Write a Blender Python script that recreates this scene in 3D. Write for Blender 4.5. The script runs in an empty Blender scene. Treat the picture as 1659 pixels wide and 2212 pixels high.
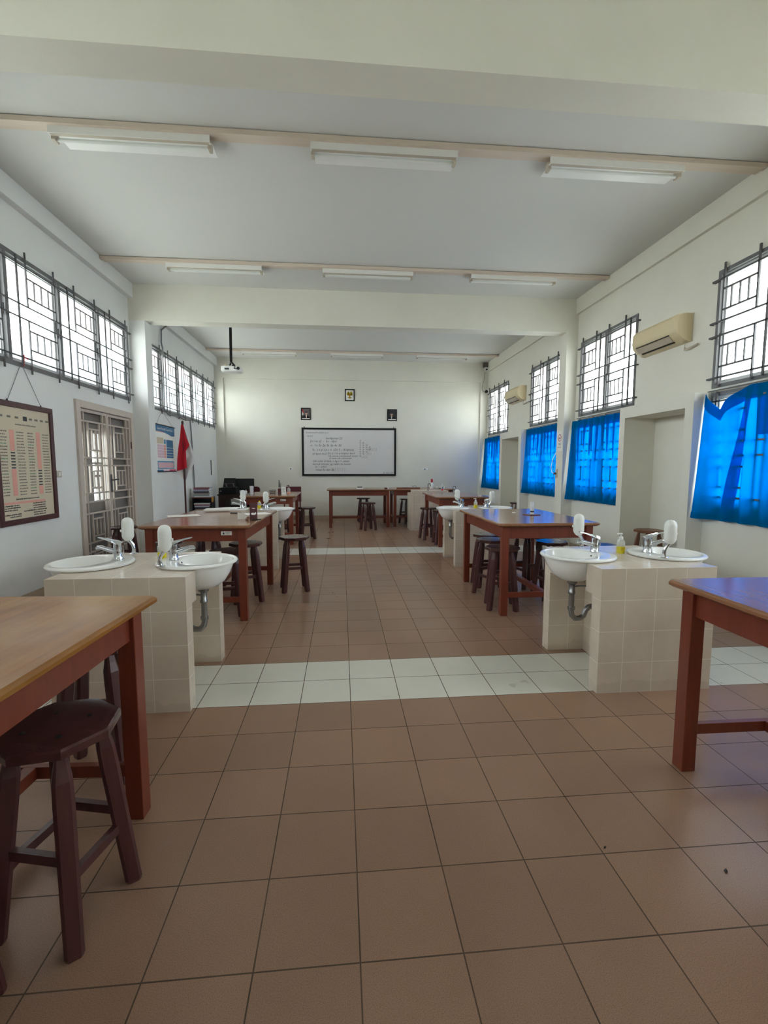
import bpy, math, random
from mathutils import Matrix, Vector
random.seed(7)
C = bpy.context.scene.collection
PI = math.pi
def S(r, g, b):                      # sRGB 0-255 -> linear
    f = lambda c: (c/12.92 if c <= .04045 else ((c+.055)/1.055)**2.4)
    return (f(r/255), f(g/255), f(b/255), 1)

# ------------------------------------------------------------------ mesh builder
class MB:
    def __init__(s): s.v = []; s.f = []; s.m = []; s.mi = 0
    def add(s, vs, fs):
        n = len(s.v); s.v += [tuple(p) for p in vs]
        for f in fs: s.f.append([i+n for i in f]); s.m.append(s.mi)
        return s
    def box(s, x0, x1, y0, y1, z0, z1):
        if x0 > x1: x0, x1 = x1, x0
        if y0 > y1: y0, y1 = y1, y0
        if z0 > z1: z0, z1 = z1, z0
        v = [(x, y, z) for z in (z0, z1) for x, y in ((x0, y0), (x1, y0), (x1, y1), (x0, y1))]
        return s.add(v, [(3,2,1,0),(4,5,6,7),(0,1,5,4),(1,2,6,5),(2,3,7,6),(3,0,4,7)])
    def prism(s, pts, z0, z1, ax='z'):       # extrude 2D outline
        n = len(pts)
        def P(p, h):
            if ax == 'z': return (p[0], p[1], h)
            if ax == 'y': return (p[0], h, p[1])
            return (h, p[0], p[1])
        v = [P(p, z0) for p in pts] + [P(p, z1) for p in pts]
        f = [list(range(n))[::-1], list(range(n, 2*n))] + [(i, (i+1) % n, n+(i+1) % n, n+i) for i in range(n)]
        if ax == 'y': f = [list(q)[::-1] for q in f]
        return s.add(v, f)
    def loops(s, L, cap0=True, cap1=True):   # list of closed rings with equal counts
        n = len(L[0]); v = [p for l in L for p in l]; f = []
        for k in range(len(L)-1):
            for i in range(n):
                j = (i+1) % n; f.append((k*n+i, k*n+j, (k+1)*n+j, (k+1)*n+i))
        if cap0: f.append(list(range(n))[::-1])
        if cap1: f.append([(len(L)-1)*n+i for i in range(n)])
        return s.add(v, f)
    def lathe(s, prof, n=20, c=(0,0,0), cap=True, sx=1, sy=1):
        L = [[(c[0]+r*sx*math.cos(2*PI*i/n), c[1]+r*sy*math.sin(2*PI*i/n), c[2]+z) for i in range(n)] for r, z in prof]
        return s.loops(L, cap, cap)
    def tube(s, pts, r, n=8, cap=True):      # tube along polyline, r number or list
        pts = [Vector(p) for p in pts]; L = []
        up = Vector((0, 0, 1))
        prev = None
        for i, p in enumerate(pts):
            t = (pts[min(i+1, len(pts)-1)]-pts[max(i-1, 0)]).normalized()
            if prev is None:
                a = up if abs(t.z) < .9 else Vector((1, 0, 0))
                u = t.cross(a).normalized()
            else:
                u = (prev - t*prev.dot(t)).normalized()
            prev = u; w = t.cross(u)
            rr = r[i] if isinstance(r, (list, tuple)) else r
            L.append([tuple(p+u*rr*math.cos(2*PI*k/n)+w*rr*math.sin(2*PI*k/n)) for k in range(n)])
        return s.loops(L, cap, cap)
    def bar(s, p, q, a, b=None):             # square-section bar between two points
        b = b or a; p = Vector(p); q = Vector(q); t = (q-p).normalized()
        up = Vector((0,0,1)) if abs(t.z) < .9 else Vector((0,1,0))
        u = t.cross(up).normalized(); w = u.cross(t)
        L = [[tuple(c+u*i*a/2+w*j*b/2) for i, j in ((-1,-1),(1,-1),(1,1),(-1,1))] for c in (p, q)]
        return s.loops(L)
    def xf(s, M, start=0):
        s.v[start:] = [tuple(M @ Vector(p)) for p in s.v[start:]]; return s
    def build(s, name, mats, parent=None, smooth=None, bevel=0, seg=2):
        me = bpy.data.meshes.new(name); me.from_pydata(s.v, [], s.f)
        if not isinstance(mats, (list, tuple)): mats = [mats]
        for m in mats: me.materials.append(m)
        for p, i in zip(me.polygons, s.m): p.material_index = i
        me.validate(); me.update()
        import bmesh
        bm = bmesh.new(); bm.from_mesh(me); bmesh.ops.recalc_face_normals(bm, faces=bm.faces); bm.to_mesh(me); bm.free()
        uv = me.uv_layers.new(name='box')
        for p in me.polygons:
            n = p.normal; k = max(range(3), key=lambda i: abs(n[i]))
            for li in p.loop_indices:
                c = me.vertices[me.loops[li].vertex_index].co
                uv.data[li].uv = (c.y, c.z) if k == 0 else ((c.x, c.z) if k == 1 else (c.x, c.y))
        if smooth:
            me.polygons.foreach_set('use_smooth', [True]*len(me.polygons))
            me.set_sharp_from_angle(angle=math.radians(smooth))
        o = bpy.data.objects.new(name, me); C.objects.link(o)
        if parent: o.parent = parent
        if bevel:
            b = o.modifiers.new('bevel', 'BEVEL'); b.width = bevel; b.segments = seg; b.limit_method = 'ANGLE'; b.angle_limit = math.radians(40)
        return o

def tag(o, label, cat, group=None, kind=None):
    o['label'] = label; o['category'] = cat
    if group: o['group'] = group
    if kind: o['kind'] = kind
    return o
def thing(name, label, cat, loc=(0,0,0), rz=0, group=None):
    o = bpy.data.objects.new(name, None); o.empty_display_size = .1; C.objects.link(o)
    o.location = loc; o.rotation_euler = (0, 0, rz)
    return tag(o, label, cat, group)
def struct(o): o['kind'] = 'structure'; return o
def sroot(name, loc=(0,0,0)):
    o = bpy.data.objects.new(name, None); C.objects.link(o); o.location = loc; return struct(o)
KIDS = {}
def dup(root, loc, rz=0, label=None, group=None, mirror=False):
    def cp(o, par):
        c = o.copy(); C.objects.link(c)
        if par: c.parent = par
        for ch in o.children: cp(ch, c)
        return c
    r = cp(root, None); r.location = loc; r.rotation_euler = (0, 0, rz)
    if label: r['label'] = label
    if group: r['group'] = group
    return r

# ------------------------------------------------------------------ materials
def mat(name):
    m = bpy.data.materials.new(name); m.use_nodes = True
    nt = m.node_tree; return m, nt, nt.nodes['Principled BSDF']
def N(nt, t, **k):
    n = nt.nodes.new(t)
    for a, b in k.items(): setattr(n, a, b)
    return n
def noise(nt, scale, detail=4, rough=.5, vec=None, coord='Object', mscale=None):
    tc = N(nt, 'ShaderNodeTexCoord'); n = N(nt, 'ShaderNodeTexNoise')
    n.inputs['Scale'].default_value = scale; n.inputs['Detail'].default_value = detail; n.inputs['Roughness'].default_value = rough
    if mscale:
        mp = N(nt, 'ShaderNodeMapping'); mp.inputs['Scale'].default_value = mscale
        nt.links.new(tc.outputs[coord], mp.inputs[0]); nt.links.new(mp.outputs[0], n.inputs['Vector'])
    else: nt.links.new(tc.outputs[coord], n.inputs['Vector'])
    return n
def ramp(nt, fac, stops):
    r = N(nt, 'ShaderNodeValToRGB'); e = r.color_ramp.elements
    while len(e) < len(stops): e.new(.5)
    for x, (p, c) in zip(e, stops): x.position = p; x.color = c
    nt.links.new(fac, r.inputs[0]); return r
def bump(nt, b, h, strength=.2, dist=.01):
    n = N(nt, 'ShaderNodeBump'); n.inputs['Strength'].default_value = strength; n.inputs['Distance'].default_value = dist
    nt.links.new(h, n.inputs['Height']); nt.links.new(n.outputs[0], b.inputs['Normal'])
def plain(name, col, rough=.5, metal=0, var=.06, nscale=8, spec=None, bmp=0, bscale=60):
    m, nt, b = mat(name)
    n = noise(nt, nscale)
    lo = tuple(c*(1-var) for c in col[:3])+(1,); hi = tuple(min(1, c*(1+var)) for c in col[:3])+(1,)
    r = ramp(nt, n.outputs['Fac'], [(.1, lo), (.9, hi)]); nt.links.new(r.outputs[0], b.inputs['Base Color'])
    b.inputs['Roughness'].default_value = rough; b.inputs['Metallic'].default_value = metal
    if spec is not None: b.inputs['Specular IOR Level'].default_value = spec
    if bmp:
        n2 = noise(nt, bscale, 6); bump(nt, b, n2.outputs['Fac'], bmp, .004)
    return m
def wood(name, dark, light, axis='y', rough=.35, wear=None, scale=3):
    m, nt, b = mat(name)
    ms = {'x': (1, 14, 14), 'y': (14, 1, 14), 'z': (14, 14, 1)}[axis]
    n = noise(nt, scale, 4, .5, mscale=ms)
    r = ramp(nt, n.outputs['Fac'], [(.1, dark), (.9, light)])
    out = r.outputs[0]
    if wear:
        n2 = noise(nt, 1.7, 4, .5, mscale={'y': (1.6, .8, 1), 'x': (.8, 1.6, 1), 'z': (1, 1, 1)}[axis])
        r2 = ramp(nt, n2.outputs['Fac'], [(.38, (0,0,0,1)), (.75, (.9,.9,.9,1))])
        mx = N(nt, 'ShaderNodeMix', data_type='RGBA'); nt.links.new(r2.outputs[0], mx.inputs[0]); nt.links.new(out, mx.inputs[6]); mx.inputs[7].default_value = wear
        out = mx.outputs[2]
    nt.links.new(out, b.inputs['Base Color'])
    n3 = noise(nt, 6, 4); r3 = ramp(nt, n3.outputs['Fac'], [(.1, (rough*.75,)*3+(1,)), (.9, (rough*1.25,)*3+(1,))])
    nt.links.new(r3.outputs[0], b.inputs['Roughness'])
    bump(nt, b, n.outputs['Fac'], .06, .003)
    return m
def mth(nt, op, a, b=None, c=None):
    n = N(nt, 'ShaderNodeMath', operation=op)
    for i, x in enumerate((a, b, c)):
        if x is None: continue
        if hasattr(x, 'links'): nt.links.new(x, n.inputs[i])
        else: n.inputs[i].default_value = x
    return n.outputs[0]
def gridmask(nt, X, Y, s, w):        # 1 on grout lines; also per-cell ids
    fx = mth(nt, 'FRACT', mth(nt, 'DIVIDE', X, s)); fy = mth(nt, 'FRACT', mth(nt, 'DIVIDE', Y, s))
    h = w/s/2
    gx = mth(nt, 'GREATER_THAN', mth(nt, 'ABSOLUTE', mth(nt, 'SUBTRACT', fx, .5)), .5-h)
    gy = mth(nt, 'GREATER_THAN', mth(nt, 'ABSOLUTE', mth(nt, 'SUBTRACT', fy, .5)), .5-h)
    return mth(nt, 'MAXIMUM', gx, gy), mth(nt, 'FLOOR', mth(nt, 'DIVIDE', X, s)), mth(nt, 'FLOOR', mth(nt, 'DIVIDE', Y, s))
def mixc(nt, f, a, b):
    mx = N(nt, 'ShaderNodeMix', data_type='RGBA')
    for i, x in ((0, f), (6, a), (7, b)):
        if hasattr(x, 'links'): nt.links.new(x, mx.inputs[i])
        else: mx.inputs[i].default_value = x
    return mx.outputs[2]

def floor_mat():
    m, nt, b = mat('floor_tile')
    tc = N(nt, 'ShaderNodeTexCoord'); sp = N(nt, 'ShaderNodeSeparateXYZ'); nt.links.new(tc.outputs['Object'], sp.inputs[0])
    X = mth(nt, 'ADD', sp.outputs[0], 30); Y = mth(nt, 'ADD', sp.outputs[1], 30)
    g, ix, iy = gridmask(nt, X, Y, .3, .0045)
    cv = N(nt, 'ShaderNodeCombineXYZ'); nt.links.new(ix, cv.inputs[0]); nt.links.new(iy, cv.inputs[1])
    wn = N(nt, 'ShaderNodeTexWhiteNoise'); nt.links.new(cv.outputs[0], wn.inputs[0])
    y = sp.outputs[1]
    s1 = mth(nt, 'MULTIPLY', mth(nt, 'GREATER_THAN', y, 1.5), mth(nt, 'LESS_THAN', y, 2.1))
    s2 = mth(nt, 'MULTIPLY', mth(nt, 'GREATER_THAN', y, 6.3), mth(nt, 'LESS_THAN', y, 6.9))
    st = mth(nt, 'MAXIMUM', s1, s2)
    big = noise(nt, 1.6, 6, .6); spk = noise(nt, 330, 2, .7)
    r1 = ramp(nt, big.outputs['Fac'], [(.0, S(140,108,88)), (1, S(164,132,110))])
    r2 = ramp(nt, spk.outputs['Fac'], [(.30, (.5,.48,.46,1)), (.52, (1,1,1,1)), (.72, (1.22,1.2,1.18,1))])
    mu = N(nt, 'ShaderNodeMix', data_type='RGBA', blend_type='MULTIPLY'); mu.inputs[0].default_value = .75
    nt.links.new(r1.outputs[0], mu.inputs[6]); nt.links.new(r2.outputs[0], mu.inputs[7])
    tv = ramp(nt, wn.outputs[0], [(0, (.9,.9,.9,1)), (1, (1.08,1.06,1.05,1))])
    mu2 = N(nt, 'ShaderNodeMix', data_type='RGBA', blend_type='MULTIPLY'); mu2.inputs[0].default_value = 1
    nt.links.new(mu.outputs[2], mu2.inputs[6]); nt.links.new(tv.outputs[0], mu2.inputs[7])
    wr = ramp(nt, big.outputs['Fac'], [(0, S(198,196,184)), (1, S(226,224,214))])
    base = mixc(nt, st, mu2.outputs[2], wr.outputs[0])
    n4 = noise(nt, 3, 3); gcol = ramp(nt, n4.outputs['Fac'], [(.3, S(62,46,36)), (.7, S(96,78,64))])
    nt.links.new(mixc(nt, g, base, gcol.outputs[0]), b.inputs['Base Color'])
    rr = noise(nt, 2.2, 5); r5 = ramp(nt, rr.outputs['Fac'], [(.0, (.24,.24,.24,1)), (1, (.36,.36,.36,1))])
    ro = mth(nt, 'MAXIMUM', r5.outputs[0], mth(nt, 'MULTIPLY', g, .8)); nt.links.new(ro, b.inputs['Roughness'])
    h = mth(nt, 'SUBTRACT', mth(nt, 'MULTIPLY', spk.outputs['Fac'], .012), g); bump(nt, b, h, .35, .002)
    b.inputs['Specular IOR Level'].default_value = .45
    return m
def tile_mat(name, s, lo, hi, grout, ox=0, oy=0, w=.003, rough=.22):
    m, nt, b = mat(name)
    uv = N(nt, 'ShaderNodeUVMap'); sp = N(nt, 'ShaderNodeSeparateXYZ'); nt.links.new(uv.outputs[0], sp.inputs[0])
    X = mth(nt, 'ADD', sp.outputs[0], 20*s+ox); Y = mth(nt, 'ADD', sp.outputs[1], 20*s+oy)
    g, ix, iy = gridmask(nt, X, Y, s, w)
    n = noise(nt, 3.5, 6, .6); r = ramp(nt, n.outputs['Fac'], [(.3, lo), (.7, hi)])
    sp2 = N(nt, 'ShaderNodeSeparateXYZ'); tc = N(nt, 'ShaderNodeTexCoord'); nt.links.new(tc.outputs['Object'], sp2.inputs[0])
    dirt = mth(nt, 'MULTIPLY', mth(nt, 'LESS_THAN', mth(nt, 'ADD', sp2.outputs[2], mth(nt, 'MULTIPLY', n.outputs['Fac'], .2)), .16), .25)
    base = mixc(nt, dirt, r.outputs[0], tuple(c*.72 for c in lo[:3])+(1,))
    nt.links.new(mixc(nt, g, base, grout), b.inputs['Base Color'])
    b.inputs['Roughness'].default_value = rough
    bump(nt, b, mth(nt, 'SUBTRACT', 1.0, g), .3, .002)
    return m
def wall_mat(name, lo, hi):
    m, nt, b = mat(name)
    n = noise(nt, .9, 6, .6); r = ramp(nt, n.outputs['Fac'], [(.3, lo), (.7, hi)])
    sp2 = N(nt, 'ShaderNodeSeparateXYZ'); tc = N(nt, 'ShaderNodeTexCoord'); nt.links.new(tc.outputs['Object'], sp2.inputs[0])
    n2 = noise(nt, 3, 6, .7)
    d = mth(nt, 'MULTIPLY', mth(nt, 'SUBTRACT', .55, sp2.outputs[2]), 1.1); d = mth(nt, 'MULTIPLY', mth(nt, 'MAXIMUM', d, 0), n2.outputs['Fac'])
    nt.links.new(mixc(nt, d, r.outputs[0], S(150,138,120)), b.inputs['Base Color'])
    b.inputs['Roughness'].default_value = .72; b.inputs['Specular IOR Level'].default_value = .25
    n3 = noise(nt, 45, 6); bump(nt, b, n3.outputs['Fac'], .08, .004)
    return m
def glass_mat():
    m, nt, b = mat('window_glass'); nt.nodes.remove(b)
    out = nt.nodes['Material Output']; t = N(nt, 'ShaderNodeBsdfTransparent'); g = N(nt, 'ShaderNodeBsdfGlossy'); g.inputs['Roughness'].default_value = .02
    n = noise(nt, 1.2, 3); r = ramp(nt, n.outputs['Fac'], [(.3, (.93,.96,.95,1)), (.7, (.97,.99,.98,1))]); nt.links.new(r.outputs[0], t.inputs[0])
    mx = N(nt, 'ShaderNodeMixShader'); mx.inputs[0].default_value = .05
    nt.links.new(t.outputs[0], mx.inputs[1]); nt.links.new(g.outputs[0], mx.inputs[2]); nt.links.new(mx.outputs[0], out.inputs[0])
    return m
def cloth_mat(name, col, col2, trans=.5):
    m, nt, b = mat(name); nt.nodes.remove(b); out = nt.nodes['Material Output']
    n = noise(nt, 5, 5); r = ramp(nt, n.outputs['Fac'], [(.3, col), (.7, col2)])
    d = N(nt, 'ShaderNodeBsdfDiffuse'); t = N(nt, 'ShaderNodeBsdfTranslucent'); mx = N(nt, 'ShaderNodeMixShader'); mx.inputs[0].default_value = trans
    d.inputs[0].default_value = (.0, .17, .36, 1); nt.links.new(r.outputs[0], t.inputs[0])
    nt.links.new(d.outputs[0], mx.inputs[1]); nt.links.new(t.outputs[0], mx.inputs[2]); nt.links.new(mx.outputs[0], out.inputs[0])
    return m
def clear_mat(name, col, mixv=.55, rough=.1):
    m, nt, b = mat(name); out = nt.nodes['Material Output']
    n = noise(nt, 6, 3); r = ramp(nt, n.outputs['Fac'], [(.3, col), (.7, tuple(min(1, c*1.05) for c in col[:3])+(1,))]); nt.links.new(r.outputs[0], b.inputs['Base Color'])
    b.inputs['Roughness'].default_value = rough
    t = N(nt, 'ShaderNodeBsdfTransparent'); mx = N(nt, 'ShaderNodeMixShader'); mx.inputs[0].default_value = mixv
    nt.links.new(t.outputs[0], mx.inputs[1]); nt.links.new(b.outputs[0], mx.inputs[2]); nt.links.new(mx.outputs[0], out.inputs[0])
    return m

M = {}
M['floor'] = floor_mat()
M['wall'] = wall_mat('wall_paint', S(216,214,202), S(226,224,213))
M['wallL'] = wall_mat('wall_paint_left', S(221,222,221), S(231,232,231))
M['ceil'] = plain('ceiling_paint', S(212,212,208), .8, var=.03, nscale=.7, spec=.2, bmp=.06, bscale=70)
M['tile'] = tile_mat('counter_tile', .198, S(198,184,168), S(213,200,184), S(234,227,216), .02, .002, .0026)
M['skirt'] = plain('skirting_tile', S(166,148,128), .4, var=.06)
M['batten'] = wood('batten_wood', S(206,190,174), S(218,204,190), 'x', .6)
M['gray'] = plain('window_frame_paint', S(104,104,106), .45, var=.08)
M['grille'] = plain('grille_paint', S(84,82,84), .45, .2, var=.1)
M['sash'] = plain('sash_aluminium', S(196,198,198), .4, .1, var=.05)
M['glass'] = glass_mat()
M['doorp'] = plain('door_grille_paint', S(196,184,174), .45, var=.05)
M['doorleaf'] = plain('door_leaf_paint', S(122,116,112), .5, var=.07)
M['top'] = wood('table_top_wood', S(112,70,26), S(152,102,42), 'y', .42, S(170,136,76))
M['top'].node_tree.nodes['Principled BSDF'].inputs['Specular IOR Level'].default_value = .22
M['topb'] = wood('table_top_wood_brown', S(128,86,62), S(150,108,80), 'y', .16)
M['red'] = wood('table_frame_wood', S(100,42,27), S(126,57,37), 'z', .35)
M['stool'] = wood('stool_wood', S(64,35,35), S(88,52,51), 'z', .32)
M['stoolseat'] = wood('stool_seat_wood', S(60,34,33), S(84,52,50), 'x', .2)
M['stoolb'] = wood('stool_wood_brown', S(96,58,40), S(126,80,56), 'z', .4)
M['white'] = plain('white_plastic', S(232,232,228), .35, var=.02)
M['ceramic'] = plain('white_ceramic', S(238,238,236), .08, var=.01, spec=.6)
M['chrome'] = plain('chrome', S(205,208,212), .12, 1, var=.04)
M['pipe'] = plain('drain_pipe_metal', S(150,150,150), .28, .9, var=.1)
M['bottle'] = plain('dispenser_bottle_plastic', S(228,230,226), .3, var=.02)
M['black'] = plain('black_paint', S(12,12,13), .45, var=.1, spec=.3)
M['dark'] = plain('dark_plastic', S(34,34,38), .4, var=.1)
M['beige'] = plain('aged_plastic', S(214,198,160), .4, var=.04, nscale=3)
M['beiged'] = plain('aged_plastic_grey', S(186,176,158), .45, var=.05)
M['blue'] = cloth_mat('curtain_blue', (.0, .135, .60, 1), (.0, .165, .70, 1), .42)
M['flagred'] = plain('flag_red', S(196,24,44), .8, var=.08)
M['flagwhite'] = plain('flag_white', S(226,222,222), .8, var=.04)
M['pole'] = plain('flag_pole_wood', S(74,26,28), .35, var=.1)
M['board'] = plain('whiteboard_surface', S(208,206,205), .3, var=.05, nscale=2)
M['ink'] = plain('marker_ink', S(48,48,52), .6)
M['paper'] = plain('white_paper', S(236,235,230), .8, var=.02)
M['framebrown'] = wood('board_frame_wood', S(62,30,34), S(84,44,44), 'z', .4)
M['parch'] = plain('aged_board', S(208,196,172), .5, var=.1, nscale=2)
M['pink'] = plain('pink_print', S(226,160,146), .6)
M['inkg'] = plain('grey_print', S(120,116,104), .7)
M['inkgreen'] = plain('green_print', S(112,146,116), .7)
M['bluep'] = plain('blue_print', S(28,104,150), .5)
M['bluel'] = plain('light_blue_print', S(88,150,188), .5)
M['pinkl'] = plain('pale_pink_print', S(220,190,204), .6)
M['magenta'] = plain('magenta_print', S(206,50,110), .6)
M['gold'] = plain('emblem_gold', S(196,170,40), .6, var=.15, nscale=60, spec=.2)
M['skin'] = plain('printed_skin', S(182,146,126), .6)
M['greyp'] = plain('printed_grey', S(96,86,84), .6)
M['redp'] = plain('red_print', S(196,40,56), .5)
M['yellow'] = clear_mat('yellow_soap', S(226,212,40), .85)
M['clear'] = clear_mat('clear_plastic', S(230,232,226), .4)
M['frost'] = clear_mat('frosted_plastic', S(222,226,232), .75, .3)
M['maroon'] = plain('maroon_paint', S(84,24,30), .4, var=.1)
M['deskw'] = wood('dark_desk_wood', S(42,26,24), S(60,38,34), 'x', .4)
M['brownp'] = plain('dark_maroon_card', S(78,34,36), .5)
M['cable'] = plain('cable_grey', S(120,120,122), .5)
M['conc'] = plain('outdoor_paving', S(214,211,202), .9, var=.06, nscale=1)
M['build'] = plain('pale_facade', S(176,184,188), .8, var=.06, nscale=2)
M['buildd'] = plain('facade_louvre', S(128,138,146), .7, var=.08)
M['soffit'] = plain('eave_soffit', S(206,190,190), .8, var=.04)
M['leaf'] = plain('far_foliage', S(120,140,84), .9, var=.3, nscale=3)
M['orange'] = plain('orange_paper', S(206,150,60), .7)
BOOK = [plain('book_%s' % n, S(*c), .55, var=.1) for n, c in (('white', (214,216,220)), ('grey', (150,156,166)), ('navy', (52,66,104)), ('pale', (186,194,206)), ('wine', (122,66,66)), ('green', (126,146,132)), ('tan', (170,140,110)), ('dark', (58,58,64)), ('lilac', (146,120,146)))]

# ------------------------------------------------------------------ room shell
XL, XR, YB, YE, H = -3.265, 3.885, -3.30, 11.387, 4.165
WT = .16
def wallholes(mb, x0, x1, y0, y1, z0, z1, holes):
    ys = sorted({y0, y1, *[h[0] for h in holes], *[h[1] for h in holes]}); zs = sorted({z0, z1, *[h[2] for h in holes], *[h[3] for h in holes]})
    for a, b in zip(ys, ys[1:]):
        run = None
        for c, d in zip(zs, zs[1:]):
            ym, zm = (a+b)/2, (c+d)/2
            hole = any(h[0] < ym < h[1] and h[2] < zm < h[3] for h in holes)
            if not hole:
                if run and abs(run[1]-c) < 1e-6: run[1] = d
                else:
                    if run: mb.box(x0, x1, a, b, run[0], run[1])
                    run = [c, d]
        if run: mb.box(x0, x1, a, b, run[0], run[1])
LW1 = (2.05, 6.43, 2.405, 3.515); LW2 = (6.87, 11.25, 2.395, 3.495); LW0 = (-2.75, 1.45, 2.405, 3.515)  # the near-bay opening on the left is unseen, added to light the front
LDOOR = (4.93, 6.38, 0, 2.165)
RW = [(4.88, 6.37), (2.05, 3.54), (6.91, 8.40), (9.73, 11.2)]
RZ = (2.235, 3.43)
RW0 = [(-2.85, -1.36), (-.02, 1.47)]; RW0L = RW0[1:]  # unseen openings behind the camera, added to let in light for the front
LOWER = (1.0, 2.19)

struct(MB().box(XL-.3, XR+.5, YB-.2, YE+.3, -.12, 0).build('floor', M['floor']))
struct(MB().box(XL-WT, XR+WT, YB-.2, YE+.3, H, H+.08).build('ceiling', M['ceil']))
mb = MB(); wallholes(mb, XL-WT, XL, YB, YE, 0, H, [LW0, LW1, LW2, LDOOR]); struct(mb.build('wall_left', M['wallL']))
NB = [(3.557, 4.897, 3.683, 4.781), (8.40, 9.729, 8.55, 9.596)]     # projecting blocks with an alcove
holes = [(a, b, *RZ) for a, b in RW+RW0] + [(a+.02, b-.02, *LOWER) for a, b in RW+RW0L] + [(n[2], n[3], 0, 2.05) for n in NB]
mb = MB(); wallholes(mb, XR, XR+WT, YB, YE, 0, H, holes)
for a, b, c, d in NB:
    mb.box(3.70, XR, a, c, 0, 2.195).box(3.70, XR, d, b, 0, 2.195).box(3.70, XR, c, d, 2.05, 2.195)
    X2 = 4.13
    mb.box(X2, X2+.06, c-.06, d+.06, 0, 2.11).box(XR+WT, X2, c-.06, c, 0, 2.11).box(XR+WT, X2, d, d+.06, 0, 2.11).box(XR+WT, X2, c, d, 2.05, 2.11)
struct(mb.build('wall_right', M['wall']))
mb = MB().box(XL-WT, XR+WT, YE, YE+.2, 0, H)
mb.box(XL, -3.05, YE-.05, YE, 0, 3.66).box(3.69, XR, YE-.05, YE, 0, 3.66).box(XL, XR, YE-.05, YE, 3.66, H)
struct(mb.build('wall_far', M['wall']))
BW = [(0, .5)]  # unseen back wall opening, added to brighten the front of the room
mb = MB(); wallholes(mb, YB-.2, YB, XL-WT, XR+WT, 0, H, [(a, b, 2.3, 3.4) for a, b in BW]); mb.xf(Matrix(((0,1,0,0),(1,0,0,0),(0,0,1,0),(0,0,0,1))))
struct(mb.build('wall_back', M['wall']))
struct(MB().box(-3.05, 3.69, YE-.014, YE, 0, .11).build('baseboard_far', M['skirt']))
for a, b, nm in ((YB, LDOOR[0], 'baseboard_left'), (LDOOR[1]+.06, 6.5, 'baseboard_left.001'), (6.75, YE-.05, 'baseboard_left.002')):
    struct(MB().box(XL, XL+.012, a, b, 0, .11).build(nm, M['skirt']))
for a, b in ((YB, 3.557), (4.897, 6.5), (6.75, 8.40), (9.729, YE-.05)):
    struct(MB().box(XR-.012, XR, a, b, 0, .11).build('baseboard_right', M['skirt']))
# beams and columns
ti = [0]
def trim(mb, m, **k):
    ti[0] += 1; return struct(mb.build('trim_%d' % ti[0], m, **k))
for y0, y1 in ((1.61, 1.85), (6.5, 6.745)):
    trim(MB().box(XL, XR, y0, y1, 3.63, H), M['wall'])
    trim(MB().box(XL, -3.03, y0, y1, 0, 3.63), M['wallL'])
    trim(MB().box(3.695, XR, y0, y1, 0, 3.63), M['wall'])
for a, b in ((YB, 1.61), (1.85, 6.5), (6.745, YE-.05)):
    trim(MB().box(XL, -3.185, a, b, 3.955, H), M['wallL'])
    trim(MB().box(3.84, XR, a, b, 3.92, H), M['wall'])
for y in (3.0, 5.53, 10.36):            # timber battens across the ceiling that carry the lamps
    trim(MB().box(-3.18, 3.83, y-.0, y+.05, 4.118, 4.158).box(-3.18, 3.83, y+.05, y+.13, 4.132, 4.165), M['batten'])

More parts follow.
